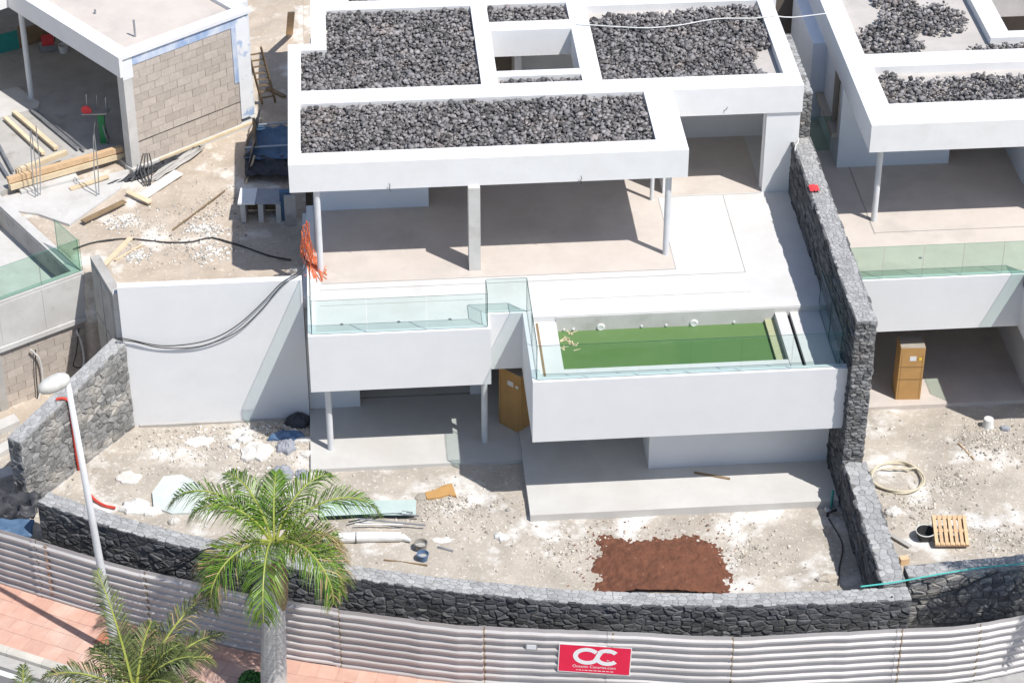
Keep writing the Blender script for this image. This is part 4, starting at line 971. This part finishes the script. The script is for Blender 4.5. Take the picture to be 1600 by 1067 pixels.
# planks and bars on the ground
def plank(name, a, c_, wd, th, m, label, cat='plank'):
    return tag(MB().beam(a, c_, wd, th).build(name, m), label, cat)
plank('plank', G(1084, 748, .23), G(1140, 758, .23), .07, .025, 'wood_dark', 'thin stick lying on the sunlit front platform')
plank('plank', G(684, 855, .03), G(708, 862, .03), .05, .03, 'steel', 'short dark bar right of the buckets')
plank('plank', G(600, 873, .03), G(668, 884, .03), .035, .03, 'wood_dark', 'thin stick below the blue bucket')
plank('plank', G(1393, 838, .05), G(1422, 856, .05), .12, .05, 'concrete', 'grey board lying by the dividing wall left of the tub')
plank('plank', G(1497, 695, .04), G(1521, 719, .04), .03, .03, 'wood', 'thin stick leaning on the rubble in the right garden')
tag(MB().obox(G(1412, 880, .09), (.11, .02, 0), (-.01, .08, 0), (0, 0, .10)).build('brick', 'wood'), 'single orange brick at the corner of the right garden wall', 'brick')
# pile of glass sheets and pipes
gs = thing('glass_sheet_stack', 'stack of pale green glass sheets lying behind the palm', 'glass', G(590, 800))
for k in range(4):
    a, c_ = G(500-k*3, 798+k*3, .05+.03*k), G(650-k*2, 796+k*3, .05+.03*k); d = (c_-a); d.z = 0; L = d.length; d.normalize(); nn = Vector((-d.y, d.x, 0)); m_ = (a+c_)/2; m_.z = .06+.028*k; q_ = (.0, .035, -.03, .05)[k]; d = Vector((d.x*math.cos(q_)-d.y*math.sin(q_), d.x*math.sin(q_)+d.y*math.cos(q_), 0)); nn = Vector((-d.y, d.x, 0)); L *= 1-.07*k
    mb = MB().obox(m_, d*L/2, nn*(.33-.07*k), (0, 0, .010)); mb.mi = [1, 0, 1, 1, 1, 1]; mb.build('glass_sheet', ['teal_sheet', 'glass_edge'], gs)
for k, (x0, y0, x1, y1, m_, lb_) in enumerate(((520, 790, 645, 806, 'steel', 'upper grey pipe lying across the glass sheets'), (540, 800, 655, 812, 'steel', 'lower grey pipe lying across the glass sheets'), (545, 822, 610, 806, 'black_rubber', 'black pipe crossing below the glass sheets'), (560, 818, 665, 826, 'steel', 'grey pipe between the glass sheets and the white roll'), (555, 826, 630, 824, 'white_plastic', 'white pipe just behind the white roll'))):
    tag(MB().tube([G(x0, y0, .16), G(x1, y1, .15)], .022, 8).build('pipe', m_), lb_, 'pipe')
a, c_ = G(505, 845, .12), G(627, 843, .12); rl = thing('foil_roll', 'long rolled up white plastic film below the glass sheets', 'roll', (a+c_)/2-Vector((0, 0, .12)))
MB().tube([a, a.lerp(c_, .5)+Vector((0, .02, 0)), c_], [.13, .14, .125], 14).build('roll', 'white_plastic', rl)
MB().tube([a.lerp(c_, .42), a.lerp(c_, .43)], .146, 14).build('strap', 'black_rubber', rl)
tag(MB().tube([G(629, 842, .08), G(642, 848, .08)], [.1, .04], 12).build('plastic_scrap', 'white_plastic'), 'torn white plastic at the right end of the rolled film', 'plastic')
# red earth patch
b = MB(); r = random.Random(2); c_ = at(1030, 878, Z=0); nx, ny = 170, 90
corners = [at(x, y, Z=0) for x, y in ((898, 928), (1162, 926), (1140, 816), (915, 822))]
def rz(u, v):
    cr = math.hypot(max(u-.62, 0)/.38, max(v-.35, 0)/.65); e = min(u*1.2, (1-u)*1.2, (1-v)*.8, .6, (1-cr)*.8)+.09*noise.noise(Vector((u*4, v*3, 1)))+.04*noise.noise(Vector((u*14, v*11, 1))); return .17*smooth(0.0, .45, e)+.05*noise.noise(Vector((u*9, v*6, 2)))*smooth(.05, .3, e)+.03*noise.noise(Vector((u*26, v*16, 4)))+.018*noise.noise(Vector((u*70, v*45, 4)))-.035
v_ = []
for j in range(ny+1):
    for i in range(nx+1):
        u_, w_2 = i/nx, j/ny; p = corners[0].lerp(corners[1], u_).lerp(corners[3].lerp(corners[2], u_), w_2); v_.append((p.x, p.y, gz(p.x, max(p.y, -4.6))*.6+rz(u_, w_2)))
b.add(v_, [(j*(nx+1)+i, j*(nx+1)+i+1, (j+1)*(nx+1)+i+1, (j+1)*(nx+1)+i) for j in range(ny) for i in range(nx)])
o = b.build('red_earth', 'red_earth', smooth=True, kind='stuff'); tag(o, 'patch of dark red earth on the pale garden soil', 'earth')
# pipe fittings in the shade
vp = thing('water_valve', 'black water valve in the shade beside the dividing wall', 'valve', G(1293, 806))
c_ = G(1293, 806); MB().tube([c_, c_+Vector((0, 0, .25))], .04, 8).build('riser', 'black_rubber', vp); MB().lathe(c_+Vector((0, 0, .2)), [(.09, 0), (.1, .05), (.05, .09)], 12).build('valve_head', 'steel', vp); MB().tube([c_+Vector((0, 0, .12)), c_+Vector((.25, .1, .12))], .035, 8).build('branch', 'black_rubber', vp)
tag(MB().tube([G(1299, 792, .0), G(1299, 792, .55)], .035, 8).build('teal_pipe', 'teal'), 'short upright teal pipe in the shade by the front platform', 'pipe')
pts = catmull([G(1295, 810, .03), G(1316, 850, .03), G(1311, 890, .03), G(1310, 915, .03)], .15); tag(MB().tube(pts, .018, 6).build('black_cable', 'black_rubber'), 'black cable along the shaded foot of the dividing wall', 'cable')
# cables, hoses, cloth
pts = [at(172, 536, Z=2.9)]+[at(x, y, Y=4.50) for x, y in ((186, 531), (210, 534), (250, 543), (300, 543), (340, 533), (375, 515), (410, 482), (440, 447))]+[Vector((-5.75, 4.9, 4.53)), Vector((-5.62, 6.0, 4.2))]
pts[0] = Vector((-10.75, 4.6, 2.86))
tag(MB().tube(catmull(pts, .1), .015, 6).build('black_cable', 'black_rubber'), 'lower of two black cables hanging across the white retaining wall', 'cable')
pts2 = [Vector((-10.73, 4.58, 2.90))]+[at(x, y, Y=4.47) for x, y in ((200, 530), (250, 540), (300, 537), (340, 526), (375, 505), (410, 473), (440, 442))]+[Vector((-5.8, 4.95, 4.56)), Vector((-5.66, 6.2, 4.25))]
tag(MB().tube(catmull(pts2, .1), .015, 6).build('black_cable', 'black_rubber'), 'upper of two black cables hanging across the white retaining wall', 'cable')
pts = [E_(x, y, .03) for x, y in ((115, 392), (150, 380), (200, 374), (260, 379), (300, 377), (330, 371), (370, 382), (420, 400), (455, 406))]
tag(MB().tube(catmull(pts, .15), .025, 6).build('black_cable', 'black_rubber'), 'black cable snaking over the earth behind the retaining wall', 'cable')
pts = [at(x, y, Z=7.53) for x, y in ((900, 38), (960, 42), (1010, 44), (1060, 40), (1120, 30), (1180, 29))]+[Vector((8.0, 12.9, 7.52)), Vector((8.6, 12.9, 7.45)), Vector((9.62, 12.95, 7.51))]
tag(MB().tube(catmull(pts, .2), .018, 6).build('white_hose', 'white_plastic'), 'thin white hose lying across the right gravel roof bed', 'hose')
pts = [at(x, y, Z=1.47) for x, y in ((1345, 916), (1400, 909), (1460, 898), (1530, 887), (1600, 880))]
tag(MB().tube(catmull(pts, .2), .02, 6).build('teal_hose', 'teal_hose'), 'thin teal hose running over the garden wall at right', 'hose')
c_ = Vector((8.27, 6.55, TW)); c_ = at(1272, 296, Z=TW+.02); b = MB(); r = random.Random(9); v_ = []
for j in range(5):
    for i in range(8): v_.append(c_+Vector((-.13+.26*i/7, -.16+.32*j/4, .03+.05*r.random()*(1 if 0 < i < 7 else .2))))
b.add(v_, [(j*8+i, j*8+i+1, (j+1)*8+i+1, (j+1)*8+i) for j in range(4) for i in range(7)])
o = b.build('red_cloth', 'red_cloth'); tag(o, 'small red cloth lying on top of the party wall', 'cloth'); o.modifiers.new('t', 'SOLIDIFY').thickness = .01
pts = [Vector((8.06, 8.4, 5.0)), Vector((8.02, 8.2, 5.45)), Vector((8.0, 8.35, 5.74)), Vector((8.15, 8.7, 5.73)), Vector((8.2, 8.95, 5.72))]
tag(MB().tube(catmull(pts, .08), .016, 6).build('white_cable', 'white_plastic'), 'white cable end hooked over the upper end of the party wall', 'cable')
# orange safety net by the left glass
ng = thing('safety_net', 'bunched orange safety net hanging at the left corner of the terrace', 'net', (-5.75, 4.6, T)); r = random.Random(5)
for k in range(26):
    x0, y0 = at(476+r.uniform(-4, 6), 345+r.uniform(0, 25), Y=6.0)[0], 6.0
    p0 = at(474+r.uniform(-3, 10), r.uniform(345, 385), Y=5.6); p1 = at(478+r.uniform(-8, 14), 405+r.uniform(-14, 10), Z=T+.1); p2 = at(490+r.uniform(-8, 22), 424+r.uniform(-6, 16), Z=T+.03)
    MB().tube(catmull([p0, p0.lerp(p1, .5)+Vector((r.uniform(-.05, .05), 0, 0)), p1, p2], .15), .011, 4).build('net_strand', 'orange_net', ng)
for k in range(10):
    p1 = at(478+r.uniform(-6, 22), 395+k*4, Z=T+.06); tag_ = MB().tube([p1, p1+Vector((r.uniform(-.25, .25), r.uniform(-.15, .15), r.uniform(0, .15)))], .011, 4).build('net_strand', 'orange_net', ng)
# block table with boards beside the villa
tb = thing('block_table', 'makeshift block table with white and grey top beside the villa', 'table', E_(408, 340))
c_ = E_(410, 338); tx = Vector((1, -.08, 0)).normalized(); ty = Vector((.08, 1, 0))
for k in (-.5, 0, .5): MB().obox(c_+tx*k+Vector((0, 0, .28)), tx*.07, ty*.32, (0, 0, .32)).build('leg', 'concrete_light', tb)
MB().obox(c_+tx*-.38+Vector((0, 0, .63)), tx*.24, ty*.42, (0, 0, .025)).build('board', 'plaster', tb); MB().obox(c_+tx*.22+Vector((0, 0, .63)), tx*.36, ty*.40, (0, 0, .022)).build('board', 'grey_cement', tb)
MB().obox(c_+ty*.3+Vector((0, 0, .3)), tx*.5, ty*.02, (0, 0, .28)).build('back_board', 'wood_dark', tb)
# tarpaulin shelter behind it
tpz = thing('tarp_shelter', 'black and blue tarpaulin shelter squeezed between the earth and the villa', 'tarpaulin', E_(420, 260))
def sheetq(parent, name, m, P4, nx=12, ny=10, amp=.06, seed=0):
    v_ = []
    for j in range(ny+1):
        for i in range(nx+1):
            p = P4[0].lerp(P4[1], i/nx).lerp(P4[3].lerp(P4[2], i/nx), j/ny); p = p+Vector((0, 0, amp*noise.noise(Vector((i*.5+seed, j*.6, seed)))))+Vector((amp*.6*noise.noise(Vector((i*.7, j*.4, seed+3))), 0, 0)); v_.append(p)
    b = MB().add(v_, [(j*(nx+1)+i, j*(nx+1)+i+1, (j+1)*(nx+1)+i+1, (j+1)*(nx+1)+i) for j in range(ny) for i in range(nx)])
    o = b.build(name, m, parent, smooth=True); o.modifiers.new('t', 'SOLIDIFY').thickness = .012; return o
sheetq(tpz, 'side_sheet', 'tarp_black', [E_(383, 290), E_(384, 226, .0), E_(412, 205, .9), E_(400, 270, .9)], amp=.14, seed=1)
sheetq(tpz, 'top_sheet', 'tarp_black', [E_(384, 288, .25), E_(470, 285, .25), E_(470, 262, .45), E_(384, 262, .45)], amp=.16, seed=2)
sheetq(tpz, 'blue_sheet', 'tarp_blue', [E_(384, 268, .42), E_(470, 266, .42), E_(470, 222, .55), E_(400, 222, .55)], amp=.10, seed=3)
MB().tube([E_(385, 258, .6), E_(470, 252, .6)], .03, 6).build('edge_pole', 'steel', tpz); MB().tube([E_(400, 228, .7), E_(470, 222, .7)], .03, 6).build('edge_pole', 'steel', tpz)
MB().tube([E_(401, 255, 0), E_(400, 240, 1.2)], .05, 6).build('prop', 'wood_dark', tpz); MB().tube([E_(384, 290, 0), E_(399, 268, .5)], .035, 6).build('prop', 'wood_pale', tpz)
# stacked boards standing against the villa
for k, (px, py) in enumerate(((448, 345), (455, 352))):
    tag(MB().obox(E_(px, py, .5), (.16, 0, 0), (0, .05, .02), (0, -.05, .5)).build('leaning_board', 'concrete' if k else 'tarp_blue'), ('grey' if k else 'blue-grey')+' board leaning in the shade between table and villa', 'board')
# ladder
lda, ldb = E_(420, 160, .0), at(397, 75, Y=15.4); ld = thing('ladder', 'wooden ladder leaning at the far corner of the block wall', 'ladder', lda)
sd = Vector((.20, .05, 0))
for s in (-1, 1): MB().beam(lda+sd*s, ldb+sd*s, .05, .06).build('rail', 'wood_dark', ld)
for k in range(1, 9): MB().beam(lda.lerp(ldb, k/9)-sd, lda.lerp(ldb, k/9)+sd, .04, .04).build('rung', 'wood_dark', ld)
plank('plank', E_(418, 138, .05), E_(445, 152, .05), .14, .04, 'wood_dark', 'dark plank near the foot of the ladder')
tag(MB().beam(at(452, 55, Z=3.5), at(455, 20, Z=5.2), .22, .05).build('leaning_plank', 'wood'), 'brown plank standing behind the top left corner of the villa', 'plank')
# white board on the earth, planks, rubble
plank('white_board', E_(215, 312, .06), E_(280, 275, .12), .36, .03, 'white_plastic', 'long white board lying across the earth below the block wall', 'board')
plank('plank', E_(155, 425, .05), E_(205, 372, .05), .16, .03, 'wood_pale', 'pale plank lying across the cable near the retaining wall')
plank('plank', E_(180, 410, .05), E_(222, 384, .05), .05, .03, 'wood_pale', 'thin batten right of the pale plank')
plank('plank', E_(270, 360, .04), E_(352, 300, .06), .035, .03, 'wood_dark', 'thin stick pointing at the block table')
# stuff on the L terrace
for k, (x0, y0, x1, y1, wd, ht, m_, lb_, dz) in enumerate((
    (12, 282, 190, 232, .16, .16, 'wood', 'long orange timber beam at the edge of the unfinished terrace', .30),
    (15, 292, 195, 240, .20, .16, 'wood_pale', 'pale timber beam just below the orange one', .10),
    (25, 268, 104, 238, .14, .14, 'wood_pale', 'short timber resting on the long orange beam', .42),
    (8, 184, 68, 240, .12, .08, 'wood_pale', 'left of two pale planks lying on the unfinished terrace', .12),
    (22, 175, 88, 232, .14, .08, 'wood_pale', 'right of two pale planks lying on the unfinished terrace', .12),
    (50, 172, 122, 232, .07, .07, 'steel', 'left of two steel bars beside the pale planks', .12),
    (58, 172, 132, 234, .07, .07, 'steel', 'right of two steel bars beside the pale planks', .12),
    (-8, 215, 20, 268, .07, .07, 'steel', 'steel bar at the left edge of the terrace', .12),
    (-14, 235, 12, 275, .07, .07, 'steel', 'steel bar nearest the left edge of the picture', .12))):
    a, c_ = at(x0, y0, Z=3.6+dz), at(x1, y1, Z=3.6+dz); plank('timber_beam' if 'wood' in m_ else 'steel_bar', a, c_, wd, ht, m_, lb_, 'beam' if 'wood' in m_ else 'bar')
# sunlit raised slab on that terrace
b = MB(); b.prism([at(x, y, Z=3.66)[:2] for x, y in ((-40, 190), (-40, 150), (28, 136), (62, 160), (60, 168), (0, 184))], 3.605, 3.66); tag(b.build('render_slab', 'concrete_light'), 'pale render slab lying on the unfinished terrace', 'slab')
# green stone saw
c_ = at(158, 222, Z=3.6); sw = thing('stone_saw', 'green stone saw on a stand at the edge of the unfinished terrace', 'saw', c_)
for dx, dy in ((-.14, -.1), (.14, -.1), (-.14, .12), (.14, .12)): MB().tube([c_+Vector((dx*1.6, dy*1.6, 0)), c_+Vector((dx*.7, dy*.7, .7))], .025, 6).build('leg', 'steel', sw)
MB().obox(c_+Vector((.08, 0, .5)), (.09, 0, 0), (0, .10, 0), (0, 0, .5)).build('body', 'green_paint', sw)
MB().obox(c_+Vector((-.05, 0, 1.02)), (.38, -.12, .06), (.05, .16, 0), (0, 0, .02)).build('saw_table', 'steel', sw)
MB().lathe(c_+Vector((-.32, -.05, 1.1)), [(.16, -.012), (.16, .012)], 16, axis=(.3, 1, 0)).build('blade', 'red_cloth', sw)
MB().tube([c_+Vector((.25, 0, .9)), c_+Vector((.28, 0, 1.5))], .03, 6).build('arm', 'steel', sw); MB().tube([c_+Vector((-.3, .05, 1.0)), c_+Vector((-.28, .05, 1.6))], .025, 6).build('arm', 'steel', sw); MB().tube([c_+Vector((0, .05, 1.2)), c_+Vector((.02, .05, 1.55))], .025, 6).build('arm', 'steel', sw)
# tools in the shade
c_ = at(75, 78, Z=3.6); cm = thing('compactor', 'small red and grey machine in the shade of the unfinished house', 'machine', c_)
MB().obox(c_+Vector((0, 0, .12)), (.25, .05, 0), (-.04, .18, 0), (0, 0, .1)).build('base', 'steel', cm); MB().obox(c_+Vector((.02, 0, .34)), (.18, .04, 0), (-.03, .14, 0), (0, 0, .12)).build('engine', 'red_cloth', cm); MB().tube([c_+Vector((.2, 0, .2)), c_+Vector((.32, .05, .6)), c_+Vector((.3, .2, .9))], .02, 6).build('handle', 'black_rubber', cm)
q = at(58, 62, Z=3.6); tag(MB().obox(q+Vector((0, 0, .2)), (.32, .18, 0), (-.12, .22, 0), (.02, 0, .2)).build('timber_crate', 'wood_dark'), 'brown crate in the shade behind the red machine', 'crate')
q = at(100, 82, Z=3.6); tag(MB().lathe(q, [(.13, 0), (.17, .24), (.18, .26), (.15, .26), (.13, .1)], 16).build('bucket', 'white_plastic'), 'pale bucket right of the red machine', 'bucket')
# rebar bundles rising at the pool edge
for k, (bx0, by0, tx0, ty0, lb_) in enumerate(((60, 320, 48, 205, 'nearer the left edge'), (155, 318, 147, 212, 'nearer the block wall'))):
    t = thing('rebar_bundle', 'upright steel starter bars, '+lb_, 'rebar', at(bx0, by0, Z=3.3)); p0 = at(bx0, by0, Z=3.25); p1 = at(tx0, ty0, Y=p0.y+.1)
    for j in range(3 if k == 0 else 2):
        o_ = Vector((.05*j-.05, .06*j, 0)); MB().tube([p0+o_, p0.lerp(p1, .5)+o_*1.5+Vector((.03*j, 0, 0)), p1+o_*(.4+j)], .016, 5).build('bar', 'steel', t)
    for j in range(5): a_ = random.uniform(0, 6.3); MB().tube([p0+Vector((0, 0, .02)), p0+Vector((math.cos(a_)*.25, math.sin(a_)*.25, .12))], .012, 5).build('tie_wire', 'black_rubber', t)
# conduits hanging on the block base
for k, (pts_, m_, lb_) in enumerate((([(47, 545), (60, 560), (65, 590), (60, 618), (48, 640)], 'white_plastic', 'white conduit hanging on the block base of the pool box'), ([(54, 545), (55, 580), (57, 630), (45, 655), (27, 668)], 'black_rubber', 'black cable hanging beside the white conduit on the block base'), ([(118, 515), (126, 535), (130, 560), (127, 580)], 'white_plastic', 'white conduit beside the dark gap at the concrete fin'), ([(122, 512), (118, 550), (113, 570), (125, 573)], 'black_rubber', 'black cable hanging in the dark gap at the concrete fin'))):
    pp = []
    for x, y in pts_:
        d = at(x, y, Z=1.0)-CAM; num = (A_-CAM).dot(dirS); den = d.dot(dirS); pp.append(CAM+d*(num/den)-dirS*.05)
    tag(MB().tube(catmull(pp, .1), .03 if k % 2 == 0 else .018, 6).build('hanging_conduit' if k % 2 == 0 else 'black_cable', m_), lb_, 'conduit' if k % 2 == 0 else 'cable')
# leaf litter in the pool
r = random.Random(12); b = MB()
for k in range(16):
    p = at(880+r.uniform(0, 22), 518+r.uniform(0, 30), Z=3.63); a_ = r.uniform(0, 3); d = Vector((math.cos(a_), math.sin(a_), 0))*r.uniform(.05, .16); nn = Vector((-d.y, d.x, 0)).normalized()*.02
    p.z = 3.632; b.add([p-d-nn, p+d-nn*.4, p+d+nn*.4, p-d+nn], [(0, 1, 2, 3)])
o = b.build('leaf_litter', 'wood_pale', kind='stuff'); tag(o, 'pale leaf litter floating at the left end of the pool', 'litter')

# scattered rubble on the soil
def scatter(name, n, region, m, zf, label, s0=.012, s1=.05, clumps=()):
    pts = []; sz = []; r = random.Random(n)
    while len(pts) < n:
        if clumps and r.random() < .82:
            c2_ = r.choice(clumps); x, y = r.gauss(c2_[0], c2_[2]), r.gauss(c2_[1], c2_[3])
        else: x, y = r.uniform(region[0], region[1]), r.uniform(region[2], region[3])
        if not (region[0] < x < region[1] and region[2] < y < region[3]): continue
        z = zf(x, y)
        if z is None: continue
        s = s0+(s1-s0)*r.random()**3; pts.append((x, y, z+s*.2)); sz.append(s)
    o = stones(name, pts, sz, m); return tag(o, label, 'rubble')
def zg(x, y):
    if y < FRONT.yx(x)+.62 or (x > 7.8) or (y > 2.0 and x > -5.85) or (y > -.5 and x > -.2) or y > 4.4: return None
    v = Vector((x, y, 0))-LA
    if v.dot(LN) < .1: return None
    return gz(x, y)
cl = [(at(x, y, Z=0).x, at(x, y, Z=0).y, sx, sy) for x, y, sx, sy in ((400, 715, .8, .7), (330, 690, 1.2, .6), (430, 670, .5, .4), (260, 690, 1, .8), (740, 800, .7, .5), (690, 790, .5, .3), (900, 860, .8, .4), (1180, 860, .6, .6))]
scatter('rubble_bits', 4200, (-12.8, 7.8, -5.2, 4.5), 'rubble', zg, 'small stones and rubble strewn over the villa garden', .008, .05, cl)
scatter('white_rubble_bits', 550, (-12.8, 7.8, -5.2, 4.5), 'white_rubble', zg, 'white plaster crumbs strewn over the villa garden', .008, .06, cl[:3])
def zn(x, y):
    if y < NFRONT.yx(x)+.6 or x < 8.75 or y > 3.6: return None
    return gz(x, y)
cn = [(at(x, y, Z=0).x, at(x, y, Z=0).y, sx, sy) for x, y, sx, sy in ((1535, 690, .5, .5), (1490, 750, .5, .4), (1430, 800, .5, .5), (1580, 700, .6, .5), (1570, 840, .6, .4))]
scatter('rubble_bits', 2600, (8.75, 15.5, -4.6, 3.6), 'rubble', zn, 'small stones and rubble strewn over the right garden', .008, .05, cn)
def ze(x, y): return earth_z(x, y)
ce = [(at(x, y, Z=3.4).x, at(x, y, Z=3.4).y, sx, sy) for x, y, sx, sy in ((200, 345, .9, .6), (300, 380, .8, .5), (160, 390, .6, .6), (330, 330, .6, .5))]
scatter('rubble_bits', 1800, (-10.6, -5.8, 4.9, 16), 'rubble', ze, 'small stones strewn over the earth behind the retaining wall', .008, .05, ce)
ragged_z = [(190, 345, .5, .45, 31), (325, 360, .5, .5, 32), (215, 400, .35, .3, 33), (330, 395, .55, .45, 34), (310, 355, .4, .25, 35)]
for k, (px, py, rx, ry, sd_) in enumerate(ragged_z):
    r = random.Random(sd_); c_ = E_(px, py); pts = []; sz = []
    for _ in range(170):
        x, y = r.gauss(c_.x, rx*.5), r.gauss(c_.y, ry*.6); pts.append((x, y, earth_z(x, y)+.01)); sz.append(r.uniform(.02, .07)*r.random()+.008)
    o = stones('plaster_rubble', pts, sz, 'white_rubble', flat=.5); tag(o, ['white rubble below the end of the white board', 'upper white rubble patch in the middle of the earth plot', 'white rubble by the pale plank', 'lower white rubble patch nearest the retaining wall', 'thin white rubble left of the block table'][k], 'rubble')

pts = []; sz = []; r = random.Random(77)
for _ in range(520):
    u_, w_2 = r.uniform(-.06, 1.06), r.uniform(.02, 1.08); p = corners[0].lerp(corners[1], u_).lerp(corners[3].lerp(corners[2], u_), w_2)
    if p.y < FRONT.yx(p.x)+.6: continue
    pts.append((p.x, p.y, gz(p.x, p.y)*.6+(.03 if 0 < u_ < 1 and w_2 < 1 else 0))); sz.append(.007+.028*r.random()**3)
tag(stones('red_crumbs', pts, sz, 'red_crumb'), 'loose red crumbs around the red earth patch', 'earth')

# rubble and black sheet in the gap left of the front wall
for k, (px, py, sx, sy, sz_, a_, lb_) in enumerate(((12, 668, .30, .2, .12, .5, 'upper loose concrete block left of the grey stone wall'), (6, 705, .34, .16, .10, .7, 'lower loose concrete block left of the grey stone wall'), (14, 742, .28, .2, .10, .3, 'pale broken slab at the left edge above the fence'))):
    p = G(px, py, sz_*.7); tag(MB().obox(p, (sx*math.cos(a_), sx*math.sin(a_), .03), (-sy*math.sin(a_), sy*math.cos(a_), 0), (0, 0, sz_)).build('concrete_rubble', 'concrete_light'), lb_, 'rubble')
p = Vector((-13.35, .35, .0)); o = thing('debris_tarp', 'black sheet bunched in the gap left of the front wall', 'sheet', p)
sheetq(o, 'sheet', 'tarp_black', [Vector((-14.3, .5, .25)), Vector((-12.85, .25, .35)), Vector((-12.7, .75, .75)), Vector((-14.2, 1.1, .8))], amp=.3, seed=6)
sheetq(o, 'blue_edge', 'tarp_blue', [Vector((-14.3, .1, .05)), Vector((-12.9, -.15, .05)), Vector((-12.85, .25, .33)), Vector((-14.3, .5, .25))], amp=.12, seed=7)

# black sheeting and debris below the block wall
o = thing('foundation_sheet', 'black sheeting and rubble bunched at the foot of the block wall', 'sheet', E_(205, 285))
sheetq(o, 'sheet', 'tarp_black', [E_(168, 292, .03), E_(222, 282, .05), E_(318, 232, .10), E_(262, 246, .12)], nx=24, ny=8, amp=.14, seed=9)
sheetq(o, 'grey_sheet', 'concrete', [E_(220, 288, .05), E_(246, 284, .05), E_(322, 235, .14), E_(300, 238, .14)], nx=18, ny=6, amp=.08, seed=10)
for k in range(4):
    p0 = at(224+k*3, 240, Z=4.1); p1 = E_(226+k*3, 292, .05); tag(MB().tube(catmull([p0, p0.lerp(p1, .4)+Vector((.06*k-.1, -.1, 0)), p1], .15), .02, 5).build('hanging_cable', 'black_rubber'), ('first', 'second', 'third', 'fourth')[k]+' black cable from the left in the bunch hanging at the block wall corner', 'cable', 'cables at the block wall corner')
p = Vector(FRONT.at(FRONT.len*.245)[0]); 
pts = [at(350, 853, Z=1.42), at(325, 857, Z=1.44), at(300, 868, Y=at(300, 856, Z=1.38).y-.08), at(275, 882, Y=at(275, 850, Z=1.38).y-.08), at(250, 892, Y=at(250, 843, Z=1.38).y-.08)]
tag(MB().tube(catmull(pts, .1), .022, 6).build('black_cable', 'black_rubber'), 'black cable draped over the front wall left of the palm', 'cable')
pts = [at(1393, 932, Z=1.40), at(1415, 934, Y=-5.12), at(1455, 930, Y=-5.08), at(1500, 918, Y=-5.05), at(1530, 905, Y=-5.02), at(1560, 893, Z=1.42)]
tag(MB().tube(catmull(pts, .1), .022, 6).build('black_cable', 'black_rubber'), 'black cable sagging on the face of the lower right garden wall', 'cable')
for k, (x0, y0, x1, y1, lb_) in enumerate(((110, 300, 170, 282, 'rough plank by the rebar nearer the block wall'), (130, 352, 195, 318, 'short plank on the rubble below the apron'), (200, 305, 235, 318, 'broken board beside the white board'))):
    plank('plank', E_(x0, y0, .14), E_(x1, y1, .12), .18, .04, 'wood_pale' if k != 1 else 'wood_dark', lb_)
